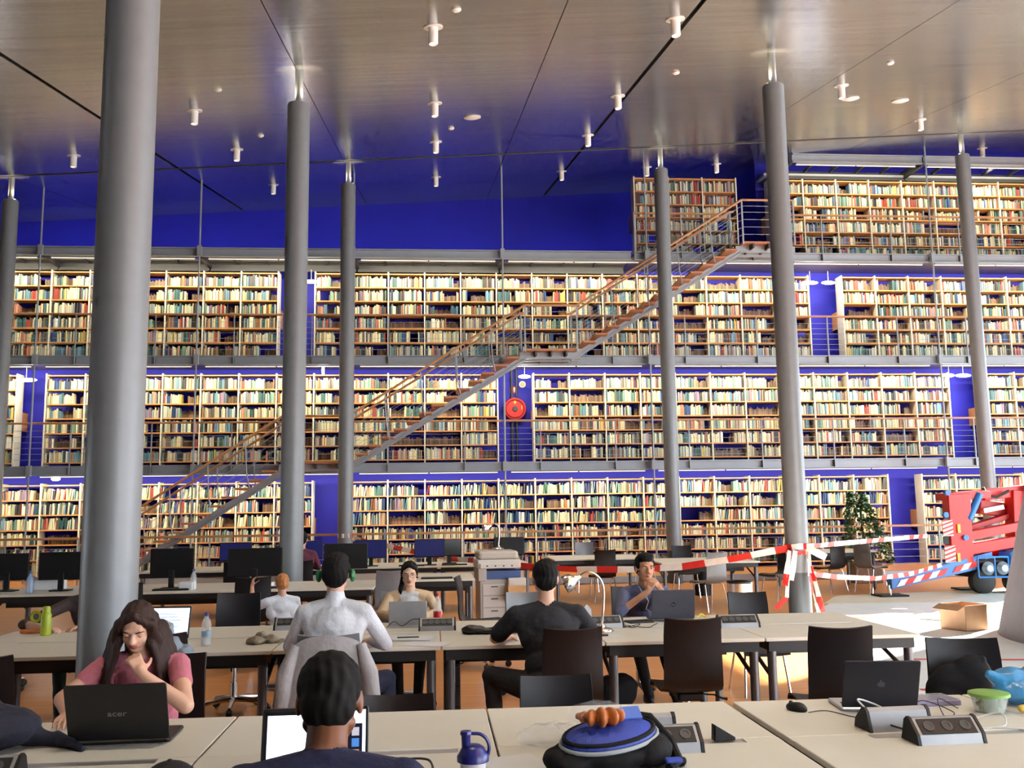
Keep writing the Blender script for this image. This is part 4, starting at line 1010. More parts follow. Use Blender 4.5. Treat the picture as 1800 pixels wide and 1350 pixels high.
# ================================================================== DESK ITEMS
def laptop(x, y, rz, w, d, label, lid, base, openang=1.85, screen=None, mark=None, z=TZ, thick=.016):
    """hinge at the local back edge: the user sits on local -Y and looks towards +Y"""
    t = thing('laptop', label, 'laptop', (x, y, z), rz, 'laptops on the desks')
    b = obj('base', MB().rbox(-w / 2, w / 2, -d, 0, .002, thick, .012, 3), base, t)
    obj('keyboard', MB().box(-w * .42, w * .42, -d * .52, -d * .10, thick, thick + .001), M_['black'], b)
    obj('touchpad', MB().box(-w * .14, w * .14, -d * .92, -d * .60, thick, thick + .0008), M_['steel_dark'], b)
    l = bpy.data.objects.new('lid', MB().rbox(-w / 2, w / 2, -d, 0, -.004, .004, .010, 3).mesh('lid')); COL.objects.link(l); l.parent = t
    l.data.materials.append(lid); l.location = (0, .004, thick + .004); l.rotation_euler = (-openang, 0, 0)
    if screen: obj('screen', MB().box(-w / 2 + .010, w / 2 - .010, -d + .012, -.02, -.0056, -.0042), screen, l)
    else: obj('screen', MB().box(-w / 2 + .010, w / 2 - .010, -d + .012, -.02, -.0056, -.0042), mat('screen_dim', rgb(60, 70, 90), .2, emit=.15, ecol=(.5, .6, .8, 1)), l)
    if mark: mark(l, w, d)
    return t, l
def text_obj(body, size, m, parent, loc, rot, name='lettering'):
    c = bpy.data.curves.new(name, 'FONT'); c.body = body; c.size = size; c.align_x = 'CENTER'; c.align_y = 'CENTER'; c.extrude = .0004
    tmp = bpy.data.objects.new('tmp', c); COL.objects.link(tmp); dg = bpy.context.evaluated_depsgraph_get()
    me = bpy.data.meshes.new_from_object(tmp.evaluated_get(dg)); bpy.data.objects.remove(tmp)
    me.materials.clear(); me.materials.append(m)
    o = bpy.data.objects.new(name, me); COL.objects.link(o); o.parent = parent; o.location = loc; o.rotation_euler = rot; return o
silver = mat('silver_logo', rgb(150, 150, 152), .3, .6)
def mark_acer(l, w, d):
    o = text_obj('acer', .034, silver, l, (0, -d * .48, .0045), (0, 0, PI)); o.scale = (1.25, 1, 1)
def mark_apple(l, w, d):      # small bitten-fruit emblem
    mb = MB().lathe([(0, 0), (.012, 0), (.012, .001), (0, .001)], 20, T(-.004, -d * .5, .0042)).lathe([(0, 0), (.011, 0), (.011, .001), (0, .001)], 20, T(.005, -d * .5, .0042)).ell((.003, -d * .5 - .017, .0045), (.003, .006, .0008), None, 8, 6)
    obj('emblem', mb, mat('emblem_grey', rgb(88, 88, 94), .3, .4), l, True)
def mark_round(l, w, d):
    o = obj('emblem', MB().lathe([(0, 0), (.017, 0), (.017, .001), (0, .001)], 24, T(0, -d * .5, .0042)), mat('emblem_dark', rgb(34, 36, 44), .3, .4), l, True)
    text_obj('hp', .02, silver, l, (0, -d * .5, .0056), (0, 0, PI))
# screens: flat pictures made of small emissive rectangles
scr_white = mat('screen_white', (.75, .82, 1, 1), .3, var=.02, emit=1.0, ecol=(.72, .82, 1, 1))
scr_grey = mat('screen_grey_text', (.4, .45, .5, 1), .3, emit=.75, ecol=(.6, .68, .8, 1))
lid_black = mat('laptop_black', rgb(22, 21, 22), .4, var=.1); lid_grey = mat('laptop_slate', rgb(70, 72, 82), .4, .3, var=.05); alu_base = M_['alu']
# user faces the viewer: rz = pi ; user faces away: rz = 0
laptop(-1.235, 3.99, PI + .03, .385, .245, 'large black laptop with silver lettering on its lid, before the woman in pink', lid_black, lid_black, 1.95, mark=mark_acer)
laptop(1.945, 4.13, PI - .14, .325, .225, 'dark laptop with a small emblem on its lid, beside the computer mouse', mat('laptop_space_grey', rgb(46, 46, 54), .35, .5), alu_base, 1.95, mark=mark_apple)
laptop(1.90, 7.54, PI - .04, .345, .235, 'slate grey laptop with a round emblem, before the man in the blue shirt', lid_grey, lid_grey, 1.80, mark=mark_round)
t, l = laptop(-1.90, 7.06, -.08, .33, .225, 'open laptop with a white screen behind the woman in pink', lid_black, lid_black, 1.80, screen=scr_white)
for k in range(5): obj('text_line', MB().box(-.10, .06 + .02 * (k % 3), -.175 + .022 * k, -.168 + .022 * k, -.0062, -.0057), scr_grey, l)
t, l = laptop(-.385, 3.22, .02, .345, .245, 'lit laptop with a white page and a dark video, before the man in navy', lid_black, alu_base, 1.78, screen=scr_white)
obj('toolbar', MB().box(-.163, -.155, -.233, -.02, -.0062, -.0057).box(-.163, .05, -.233, -.222, -.0062, -.0057), M_['black'], l)
vid = obj('video_frame', MB().box(.035, .152, -.190, -.060, -.0064, -.0058), mat('video_dark', rgb(16, 18, 34), .3, emit=.05, ecol=(.1, .1, .3, 1)), l)
obj('video_figure', MB().ell((.075, -.125, -.0066), (.016, .026, .0006), None, 12, 6), mat('video_skin', rgb(190, 110, 84), .4, emit=.4, ecol=(.55, .25, .18, 1)), l)
for k, c in enumerate(((200, 200, 210), (80, 140, 220), (200, 160, 130))): obj('video_thumb', MB().box(.118, .142, -.178 + .034 * k, -.152 + .034 * k, -.0068, -.0064), mat('thumb_%d' % k, rgb(*c), .4, emit=.4, ecol=rgb(*c)), l)
# grey tablet before the woman with glasses
t = thing('tablet', 'light grey tablet on its stand before the woman with glasses', 'tablet', (-.20, 7.66, TZ), PI)
obj('body', MB().rbox(-.15, .15, -.005, .005, 0, .19, .004, 2, T(0, 0, .002, .30)), mat('tablet_grey', rgb(150, 152, 154), .4, .4), t)
obj('stand', MB().rbox(-.15, .15, .0, .14, .0, .006, .006, 2), mat('tablet_grey', rgb(150, 152, 154), .4, .4), t)

def socket_box(x, y, rz, label, w=.26, n=3, z=TZ, gold=False):
    t = thing('socket_box', label, 'socket box', (x, y, z), rz, 'desk socket boxes')
    prof = [(-.07, 0), (-.06, .035), (-.005, .085), (.012, .088), (.03, .075), (.055, .0)]
    obj('body', MB().prism([(a, b) for a, b in prof], -w / 2 + .008, w / 2 - .008, Matrix(((0, 1, 0, 0), (1, 0, 0, 0), (0, 0, 1, 0), (0, 0, 0, 1)))), mat('socket_grey', rgb(150, 150, 152), .45, .2), t)
    for s in (-1, 1): obj('end_cap', MB().prism([(a * 1.05, b * 1.04) for a, b in prof], s * w / 2 - .006, s * w / 2 + .006, Matrix(((0, 1, 0, 0), (1, 0, 0, 0), (0, 0, 1, 0), (0, 0, 0, 1)))), M_['black'], t)
    ang = math.atan2(.05, .055)
    f = obj('socket_panel', MB().box(-w / 2 + .02, w / 2 - .02, 0, .066, 0, .003), M_['black'], t, loc=(0, -.0585, .037), rot=(ang, 0, 0))
    for k in range(n):
        xx = -w / 2 + .02 + (w - .04) * (k + .5) / n
        obj('socket', MB().lathe([(.013, .006), (.021, .006), (.022, .003), (.013, .003), (.013, .0035), (0, .0035)], 18, T(xx, .033, 0), cap=False), M_['steel_dark'], f, True)
    return t
socket_box(1.945, 3.61, .02, 'aluminium socket box in front, with black sockets, near the dark laptop')
socket_box(1.86, 3.82, PI + .05, 'aluminium socket box seen from behind, next to the front one')
socket_box(.86, 3.62, .03, 'aluminium socket box right of the backpack')
socket_box(.82, 3.84, PI, 'aluminium socket box back, half hidden behind the backpack')
socket_box(2.28, 7.10, 0, 'long black and silver socket box on the right of the middle row', w=.30, n=5)
socket_box(.03, 7.36, 0, 'socket box with five sockets beside the black pouch', w=.27, n=5)
socket_box(-1.10, 7.62, 0, 'flat socket box left of the man in the white shirt', w=.24, n=4)
socket_box(1.30, 7.26, .1, 'dark socket box behind the foot of the chrome lamp', w=.26, n=4)
t = socket_box(-1.56, 3.50, .0, 'dark socket box at the bottom left beside the navy bag', w=.30, n=3)

def lathe_thing(name, label, cat, loc, parts, group=None):
    t = thing(name, label, cat, loc, 0, group)
    for n, prof, m in parts: obj(n, MB().lathe(prof, 22), m, t, True)
    return t
# bottles and cups
water = mat('water_tint', (.80, .86, .90, 1), .1, alpha=.35, spec=.8)
lathe_thing('water_bottle', 'clear water bottle with a blue cap on the middle row', 'bottle', (-1.555, 6.80, TZ), [('body', [(0, 0), (.030, .002), (.033, .01), (.031, .05), (.033, .09), (.031, .11), (.033, .14), (.028, .165), (.014, .19), (.013, .20)], M_['glass']), ('water', [(0, .004), (.029, .006), (.029, .09), (0, .09)], water), ('cap', [(0, .222), (.0145, .222), (.0145, .198), (0, .198)], mat('cap_blue', rgb(40, 60, 130), .4)), ('label', [(.0335, .06), (.0335, .10), (.0330, .10), (.0330, .06)], mat('bottle_label', rgb(150, 170, 190), .5))])
lathe_thing('red_label_bottle', 'clear soda bottle with red cap and red label beside the woman with glasses', 'bottle', (.035, 7.78, TZ), [('body', [(0, 0), (.030, .002), (.034, .02), (.033, .10), (.034, .13), (.026, .18), (.014, .205), (.013, .215)], M_['glass']), ('cap', [(0, .236), (.015, .236), (.015, .212), (0, .212)], M_['red']), ('label', [(.0345, .035), (.0345, .095), (.034, .095), (.034, .035)], M_['red'])])
lime = mat('lime_plastic', rgb(176, 190, 40), .35, var=.06, alpha=.85)
t = lathe_thing('green_bottle', 'lime green drinking bottle with a loop cap on the left of the middle row', 'bottle', (-2.93, 7.60, TZ), [('body', [(0, 0), (.036, .002), (.038, .02), (.038, .15), (.030, .17), (.026, .175)], lime), ('cap', [(0, .215), (.022, .215), (.029, .20), (.029, .17), (0, .17)], lime)])
obj('loop', MB().tube([(-.03 + -.045 + .035 * math.cos(a), 0, .14 + .035 * math.sin(a)) for a in np.linspace(0, 2 * PI, 15)], .012, 8), lime, t, True)
navy = mat('navy_plastic', rgb(28, 34, 110), .35, var=.06)
t = lathe_thing('shaker_bottle', 'protein shaker with a navy lid and spout at the bottom centre', 'shaker', (.125, 3.13, TZ), [('cup', [(0, 0), (.034, .002), (.036, .01), (.042, .112), (.043, .118)], mat('frosted_plastic', rgb(212, 216, 222), .35, alpha=.8)), ('lid', [(.0, .158), (.024, .157), (.036, .149), (.044, .135), (.051, .125), (.051, .108), (.046, .108)], navy), ('spout', [(0, .20), (.017, .20), (.019, .191), (.015, .185), (.014, .15)], navy)])
for ch in t.children:
    if ch.name.startswith('spout'): ch.location.x = -.022
obj('carry_loop', MB().tube([(-.012, 0, .192)] + [(.012 + .040 * math.sin(a), 0, .146 + .045 * math.cos(a)) for a in np.linspace(.1, 2.6, 12)], .0055, 8), navy, t, True)
t = thing('juice_carton', 'small orange juice carton beside the chrome lamp', 'carton', (1.115, 6.98, TZ))
cart = mat('carton_white', rgb(206, 206, 208), .5); obj('box', MB().box(-.033, .033, -.033, .033, 0, .17).prism([(-.033, .17), (.033, .17), (.0, .205)], -.033, .033), cart, t)
obj('fruit_print', MB().box(-.0335, .0335, -.0338, -.033, .002, .065), mat('carton_orange', rgb(222, 150, 60), .5, var=.3, scale=60), t)
obj('round_logo', MB().lathe([(0, 0), (.026, 0), (.026, .0012), (0, .0012)], 20, T(0, -.033, .115, PI / 2)), mat('carton_blue', rgb(70, 110, 160), .5), t)
obj('cap', MB().lathe([(0, 0), (.012, 0), (.012, .014), (0, .014)], 12, T(0, -.012, .185, .5)), mat('carton_orange', rgb(222, 150, 60), .5), t, True)
def desk_lamp(x, y, z, rz, label, h=.42, reach=.22):
    t = thing('desk_lamp', label, 'lamp', (x, y, z), rz, 'chrome desk lamps')
    obj('base', MB().lathe([(0, 0), (.085, 0), (.088, .006), (.075, .022), (.03, .034), (.022, .05), (0, .05)], 28), M_['chrome'], t, True)
    pts = [(0, 0, .04), (.012, 0, .15), (.02, 0, .25)] + [(.02 - reach * .5 + reach * .5 * math.cos(a), 0, h * .70 + reach * .62 * math.sin(a)) for a in np.linspace(0, 2.35, 10)]
    obj('gooseneck', MB().tube(pts, .009, 8), M_['chrome'], t, True)
    e = Vector(pts[-1]); d = (Vector(pts[-1]) - Vector(pts[-2])).normalized()
    d = (d + Vector((-.9, 0, -.1))).normalized(); q = d.to_track_quat('Z', 'Y').to_matrix().to_4x4()
    obj('shade', MB().lathe([(.012, -.02), (.022, 0), (.030, .03), (.056, .05), (.068, .085), (.066, .115), (.060, .115), (.050, .06)], 24, Matrix.Translation(e) @ q, cap=False), M_['chrome'], t, True)
desk_lamp(1.235, 7.02, TZ, 0, 'chrome gooseneck desk lamp in the middle row')
# black pouch, phone, papers, glasses, cables on the middle row
def lump(name, label, cat, loc, rz, ells, m, vox=.006, smooth=3, wob=.004, group=None):
    t = thing(name, label, cat, loc, rz, group); B = Body()
    for e in ells:
        if len(e) == 2: B.ell(e[0], e[1], 'k')
        else: B.cap(e[0], e[1], e[2], e[3], 'k')
    def post(V):
        n1 = np.sin(V[:, 0] * 55 + np.sin(V[:, 1] * 38) * 2) * np.sin(V[:, 1] * 47 + V[:, 2] * 61)
        V = V.copy(); V[:, 2] += n1 * wob; V[:, 0] += np.sin(V[:, 2] * 70 + V[:, 1] * 30) * wob * .6; V[:, 2] = np.maximum(V[:, 2], .001); return V
    B.fuse('body', vox, [m], ['k'], t, smooth, post); return t
leather = mat('black_leather', rgb(20, 20, 24), .38, var=.2, bump=.3, bscale=30)
lump('pouch', 'long soft black pouch lying open on the middle row', 'pouch', (.415, 7.06, TZ), 0, [((-.12, 0, .03), (.095, .05, .035)), ((.11, 0, .032), (.105, .05, .036)), ((0, -.01, .022), (.09, .05, .024)), ((-.19, 0, .02), (-.12, .03, .03), .02, .025), ((.19, 0, .02), (.12, .03, .03), .02, .025)], leather)
tag(obj('phone', MB().rbox(-.035, .035, -.07, .07, 0, .009, .01), M_['black'], None, loc=(1.17, 6.80, TZ), rot=(0, 0, 1.4)), 'black phone lying at the foot of the chrome lamp', 'phone')
def papers(x, y, rz, n, label, w=.21, h=.297, m=None):
    t = thing('paper_stack', label, 'papers', (x, y, TZ), rz)
    for k in range(n): obj('sheet', MB().box(-w / 2, w / 2, -h / 2, h / 2, .0015 * k, .0015 * k + .001), m or M_['paper'], t, rot=(0, 0, .12 * math.sin(k * 2.1)), loc=(.012 * math.sin(k * 3), .01 * math.cos(k * 2), 0))
    return t
papers(-.16, 6.86, 1.35, 8, 'thick white papers with a pen beside the man in white')
papers(-.05, 6.60, 1.2, 3, 'loose white sheets on the desk edge beside the man in white')
papers(.53, 6.72, .2, 2, 'white sheet under the arm of the man in black')
papers(1.62, 7.72, 1.5, 4, 'open white papers between the arms of the man in the blue shirt')
papers(.30, 3.45, .3, 2, 'printed white sheets between the shaker and the backpack')
papers(1.26, 6.78, .6, 1, 'small white sheet in front of the chrome lamp', .12, .16)
tag(obj('pen', MB().cyl((0, 0, 0), (.15, .01, 0), .0045, n=8), M_['black'], None, True, loc=(-.25, 6.80, TZ + .022)), 'black pen lying on the thick white papers', 'pen')
def cable(label, pts, r=.003, m='carpet', cat='cable', name='cable'):
    P = [Vector(p) for p in pts]; out = []
    for i in range(len(P) - 1):
        p0, p1, p2, p3 = P[max(i - 1, 0)], P[i], P[i + 1], P[min(i + 2, len(P) - 1)]
        for k in range(6):
            u = k / 6; out.append(.5 * ((2 * p1) + (p2 - p0) * u + (2 * p0 - 5 * p1 + 4 * p2 - p3) * u * u + (3 * p1 - p0 - 3 * p2 + p3) * u ** 3))
    out.append(P[-1]); return tag(obj(name, MB().tube(out, r, 6), M_[m], None, True), label, cat)
z = TZ + .004
cable('thin black cable curled before the grey tablet', [(-.36, 7.52, z), (-.30, 7.50, z + .05), (-.24, 7.53, z + .01), (-.16, 7.52, z + .06), (-.08, 7.50, z + .05), (-.05, 7.52, z), (.0, 7.50, z)])
cable('black cable tangle between the chrome lamp and the grey laptop', [(1.34, 7.30, z + .03), (1.44, 7.22, z), (1.58, 7.30, z + .01), (1.50, 7.18, z), (1.42, 7.26, z + .012), (1.60, 7.16, z), (1.68, 7.28, z), (1.74, 7.40, z)])
tag(obj('notebook', MB().rbox(-.10, .10, -.07, .07, 0, .014, .006), M_['black'], None, loc=(1.62, 7.52, TZ), rot=(0, 0, .2)), 'small black notebook beside the cable tangle', 'notebook')
tag(obj('red_case', MB().rbox(-.035, .035, -.025, .025, 0, .028, .015), M_['red'], None, loc=(-.46, 7.60, TZ)), 'small red case left of the grey tablet', 'case')
wrap = mat('crumpled_wrap', rgb(150, 138, 118), .5, var=.3, scale=30, bump=.6)
lump('food_wrapper', 'crumpled grey-brown wrapper on the desk left of the man in white', 'wrapper', (-1.16, 6.84, TZ), .3, [((-.07, 0, .02), (.07, .06, .028)), ((.03, .01, .025), (.06, .05, .03)), ((-.02, .03, .05), (.04, .035, .03)), ((.09, -.01, .012), (.04, .04, .014))], wrap, wob=.009)
lump('orange_peel', 'orange-brown snack roll beside the green bottle', 'snack', (-3.05, 7.72, TZ), .1, [((-.1, 0, .018), (.06, .01, .02), .016, .02)], mat('snack_orange', rgb(196, 110, 50), .6, var=.2, scale=30))
lump('grey_hoodie', 'pale grey hoodie draped over the chair behind the woman in pink', 'hoodie', (-1.70, 6.06, .44), .05, [((0, 0, .34), (.20, .055, .16)), ((0, .0, .20), (.19, .06, .18)), ((.19, 0, .36), (.23, .02, .10), .05, .045), ((-.19, 0, .36), (-.23, .02, .10), .05, .045), ((0, .02, .50), (.12, .06, .06))], cloth('pale_grey', 150, 158, 168), wob=.008)
lump('yellow_peel', 'yellow banana peel on the middle row beside the grey laptop', 'peel', (2.16, 7.66, TZ), .4, [((-.05, 0, .012), (0, .0, .035), .008, .013), ((0, 0, .035), (.06, .02, .012), .013, .007), ((0, 0, .035), (.03, -.05, .010), .011, .006)], mat('banana_yellow', rgb(206, 186, 70), .5))
tag(obj('tissue_box', MB().rbox(-.05, .05, -.03, .03, 0, .03, .01), M_['paper'], None, loc=(1.06, 7.60, TZ)), 'small white packet behind the juice carton', 'packet')
# front row: right end
t = thing('computer_mouse', 'black computer mouse beside the dark laptop', 'mouse', (1.60, 4.20, TZ), .5)
B = Body(); B.ell((0, 0, .012), (.032, .055, .024), 'k'); B.ell((0, -.01, .014), (.030, .040, .024), 'k')
def mp(V): V = V.copy(); V[:, 2] = np.maximum(V[:, 2], .001); return V
B.fuse('body', .004, [M_['black']], ['k'], t, 3, mp); obj('wheel', MB().lathe([(0, -.004), (.009, -.004), (.009, .004), (0, .004)], 12, T(0, .03, .030, 0, PI / 2)), M_['steel_dark'], t, True)
cable('thin mouse cable running to the dark laptop', [(1.63, 4.14, z), (1.72, 4.16, z), (1.78, 4.03, z), (1.86, 3.96, z), (1.95, 3.99, z), (2.02, 4.03, z)], .0022)
t = thing('grape_box', 'clear lunch box with a green lid full of grapes', 'lunch box', (2.405, 4.05, TZ), -.05)
grn = mat('lid_green', rgb(150, 196, 92), .4, alpha=.75); grape = mat('grape_green', rgb(150, 168, 72), .3, var=.2, scale=12)
obj('tub', MB().lathe([(0, 0), (.055, 0), (.060, .005), (.078, .075), (.080, .078), (.077, .078), (.056, .006), (0, .005)], 28), M_['glass'], t, True)
obj('lid', MB().lathe([(.0, .086), (.070, .086), (.084, .082), (.085, .070), (.081, .070), (.080, .079), (0, .080)], 28), grn, t, True)
rg = random.Random(5)
for lay in range(3):
    for k in range(7 if lay else 6):
        a = 2 * PI * k / (7 if lay else 6) + lay; r = (.036 if lay == 0 else .044)
        obj('grape', MB().ell((r * math.cos(a), r * math.sin(a), .016 + lay * .020), (.0125, .0125, .0145), None, 10, 8), grape, t, True)
    obj('grape', MB().ell((0, 0, .018 + lay * .02), (.0125, .0125, .0145), None, 10, 8), grape, t, True)
t = thing('plastic_bag', 'blue translucent plastic bag at the right edge of the front row', 'bag', (2.66, 4.18, TZ), 0)
bagm = mat('blue_film', rgb(58, 150, 205), .25, var=.35, scale=14, alpha=.8, bump=.9, bscale=18)
B = Body(); B.ell((0, 0, .06), (.15, .10, .065), 'k'); B.ell((-.05, .02, .11), (.11, .07, .05), 'k'); B.ell((.08, 0, .12), (.10, .08, .06), 'k'); B.cap((-.10, 0, .10), (-.17, .0, .13), .045, .02, 'k')
def bp_(V):
    n1 = np.sin(V[:, 0] * 60 + np.sin(V[:, 2] * 50) * 2) * np.sin(V[:, 2] * 70 + V[:, 1] * 40); V = V + np.outer(n1 * .006, (0, .5, .8)); V[:, 2] = np.maximum(V[:, 2], .001); return V
B.fuse('body', .007, [bagm], ['k'], t, 2, bp_)
t = thing('notebook', 'lilac notebook in a clear sleeve behind the grape box', 'notebook', (2.25, 4.27, TZ), .06)
obj('cover', MB().rbox(-.11, .11, -.075, .075, 0, .022, .005), mat('lilac', rgb(150, 140, 176), .4), t); obj('sleeve', MB().box(-.112, .112, -.06, .085, .022, .024), M_['glass'], t)
t = thing('power_adapter', 'white power adapter lying beside the front socket box', 'adapter', (2.10, 3.80, TZ), .15)
obj('body', MB().rbox(-.045, .045, -.035, .035, 0, .026, .012), M_['cable_white'], t)
cable('white charger cable looping from the adapter to the laptop', [(2.06, 3.80, z), (1.99, 3.92, z + .02), (2.06, 4.02, z), (2.22, 3.92, z), (2.34, 3.88, z + .03), (2.30, 3.78, z), (2.14, 3.76, z)], .003, 'cable_white')
cable('white cable arching out of the rear socket box', [(1.78, 3.86, z + .05), (1.76, 3.93, z + .09), (1.83, 3.95, z + .07), (1.87, 3.90, z + .05)], .004, 'cable_white')
cable('long white cable across the right front desk', [(2.14, 3.82, z), (2.30, 3.74, z), (2.45, 3.72, z), (2.62, 3.78, z), (2.66, 3.9, z)], .003, 'cable_white')
cable('black earphone cable lying before the grape box', [(2.06, 4.1, z), (2.16, 4.16, z + .03), (2.24, 4.05, z), (2.16, 3.98, z), (2.20, 4.10, z + .05), (2.30, 4.12, z)], .0022)
cable('black cable joining the two right socket boxes', [(1.82, 3.77, z + .02), (1.85, 3.72, z + .015), (1.88, 3.66, z + .02)], .004)
lump('banana', 'yellow wrapped snack right of the grape box', 'snack', (2.60, 4.02, TZ), .2, [((-.09, 0, .018), (0, .02, .024), .014, .02), ((0, .02, .024), (.08, 0, .018), .02, .014)], mat('snack_yellow', rgb(206, 168, 60), .5, var=.15))
t = thing('doorstop_wedge', 'small black wedge on the cable strip of the front desk', 'wedge', (1.115, 3.73, TZ), .1)
obj('body', MB().prism([(-.035, 0), (.05, 0), (.05, .012), (-.032, .062)], -.02, .02), M_['black'], t, bevel=.003)
# backpack with croissant in a clear bag
t = thing('backpack', 'black and blue backpack lying on the front desk', 'backpack', (.60, 3.40, TZ), .12)
B = Body()
B.ell((0, .0, .055), (.20, .13, .062), 'k'); B.ell((.06, .08, .10), (.13, .09, .07), 'k'); B.ell((.14, .0, .06), (.10, .12, .06), 'k'); B.ell((-.14, -.02, .04), (.09, .11, .045), 'k'); B.cap((.2, .1, .02), (.26, -.05, .015), .03, .02, 'k')
def bpk(V):
    n1 = np.sin(V[:, 0] * 45 + np.sin(V[:, 1] * 38) * 2) * np.sin(V[:, 1] * 37 + V[:, 2] * 51); V = V.copy(); V[:, 2] += n1 * .005; V[:, 2] = np.maximum(V[:, 2], .001); return V
B.fuse('body', .007, [M_['fabric_black']], ['k'], t, 3, bpk)
bl = mat('backpack_blue', rgb(44, 66, 160), .6, var=.12, bump=.3)
Q_ = Euler((.18, -.10, .15)).to_quaternion()
obj('pocket_flap', MB().ell((.01, -.015, .112), (.175, .105, .040), Q_, 28, 12), bl, t, True)
obj('grey_piping', MB().tube([Vector((.01, -.015, .108)) + Q_ @ Vector((.180 * math.cos(a), .110 * math.sin(a), -.004)) for a in np.linspace(0, 2 * PI, 33)], .0075, 8), M_['steel'], t, True)
obj('dark_trim', MB().tube([Vector((.01, -.015, .122)) + Q_ @ Vector((.168 * math.cos(a), .098 * math.sin(a), .002)) for a in np.linspace(0, 2 * PI, 33)], .008, 8), M_['fabric_black'], t, True)
obj('side_patch', MB().sheet([[(.07 + .07 * u, .0 + .05 * v, .160 + .03 * v) for u in np.linspace(0, 1, 4)] for v in np.linspace(0, 1, 3)], .006), mat('backpack_light_blue', rgb(84, 116, 200), .6), t, True)
obj('strap', MB().tube([(.12, .12, .15), (.20, .10, .14), (.25, .02, .07), (.24, -.08, .03), (.18, -.14, .02)], .016, 8), M_['fabric_black'], t, True)
obj('buckle', MB().rbox(-.03, .03, -.012, .012, 0, .012, .006, 2, T(.20, -.13, .04, .3)), bl, t)
t = thing('croissant', 'golden croissant in the clear bag on the backpack', 'croissant', (.585, 3.385, TZ + .158), .2); t.scale = (1.3, 1.3, 1.25)
B = Body()
for k, (a, r) in enumerate(((-1.35, .011), (-1.0, .018), (-.6, .025), (-.15, .031), (.3, .029), (.72, .022), (1.1, .014))): B.ell((.062 * math.sin(a), .02 - .045 * math.cos(a), .018), (r * .52, r * 1.05, r * .9), 'k', Quaternion((0, 0, 1), a))
B.fuse('body', .003, [mat('croissant_crust', rgb(176, 96, 36), .5, var=.3, scale=40)], ['k'], t, 1)
def film_bag(name, label, loc, rz, rx, ry, rzz, wob=.010):
    t = thing(name, label, 'bag', loc, rz); P = []
    rr = random.Random(9)
    mb = MB().ell((0, 0, rzz * .8), (rx, ry, rzz), None, 26, 14)
    vs = []
    for v in mb.v:
        x, y, zz = v; n1 = math.sin(x * 90 + math.sin(zz * 60) * 2) * math.sin(y * 80 + zz * 40); vs.append((x + n1 * wob, y + n1 * wob * .5, max(.002, zz + n1 * wob)))
    mb.v = vs; obj('film', mb, mat('thin_film', (.92, .94, .96, 1), .1, var=.02, alpha=.12, spec=.9, bump=.8, bscale=25) if wob < .008 else M_['film'], t, True); return t
film_bag('bread_bag', 'clear plastic bag around the croissant', (.57, 3.40, TZ + .155), .15, .105, .055, .040, .005)
film_bag('clear_bag', 'empty crumpled clear plastic bag left of the backpack', (.46, 3.74, TZ), .1, .15, .08, .045)
# front row: left side
lump('navy_bag', 'dark navy bag slumped on the left front desk', 'bag', (-1.76, 3.98, TZ), .1, [((0, 0, .08), (.22, .16, .09)), ((-.10, .05, .13), (.16, .12, .09)), ((.15, .02, .05), (.30, -.02, .02), .05, .02), ((.28, .0, .03), (.40, -.12, .012), .028, .016)], cloth('dark_navy', 20, 22, 40), .008)
cap_m = mat('cap_black', rgb(16, 16, 20), .8, bump=.3)
t = thing('baseball_cap', 'round black cap lying on the front desk before the large black laptop', 'cap', (-.86, 3.30, TZ), 2.6)
obj('crown', MB().ell((0, 0, .0), (.098, .105, .10), None, 28, 16), cap_m, t, True)
for v in t.children[0].data.vertices:
    if v.co.z < .001: v.co.z = .001
obj('peak', MB().sheet([[((.085 + .07 * v) * math.sin(a), (.095 + .075 * v) * math.cos(a), .012 - .004 * v) for a in np.linspace(-.85, .85, 11)] for v in np.linspace(0, 1, 4)], .004), cap_m, t, True)
obj('button', MB().ell((0, 0, .101), (.009, .009, .005), None, 10, 6), cap_m, t, True)
lump('charger', 'black charger brick with its cable left of the shaker', 'charger', (-.02, 3.30, TZ), .1, [((-.05, 0, .02), (.06, 0, .02), .02, .022)], M_['black'], wob=.001)
cable('black charger cable before the man in navy', [(-.10, 3.32, z + .02), (-.16, 3.44, z + .03), (-.10, 3.52, z + .02), (-.02, 3.46, z + .03), (-.0, 3.36, z + .02)], .004)
# jacket on the chair of the man in the white shirt
t = thing('jacket', 'light grey jacket draped over the chair of the man in white', 'jacket', (-.62, 5.83, 0), 0)
jk = cloth('light_grey', 168, 164, 164)
P = []
for i, zz in enumerate(np.linspace(.915, .36, 14)):
    row = []
    for j, u in enumerate(np.linspace(-1, 1, 22)):
        f = i / 13; wd = .19 + .09 * f; fold = .014 * math.sin(u * 13 + f * 3) * f
        row.append(Vector((u * wd + .01 * math.sin(zz * 30 + u * 5) * f, -.075 + .05 * u * u + fold - .03 * f, zz - .05 * abs(u) ** 3 * (1 - f) - .10 * f * (u > .3) * (u - .3))))
    P.append(row)
obj('back', MB().sheet(P, .008), jk, t, True)
for k in (-1, 1): obj('sleeve', MB().tube([(k * .19, -.03, .86), (k * .245, -.05, .70), (k * .265, -.04, .52), (k * .25, -.06, .34)], [.03, .05, .05, .04], 12), jk, t, True)
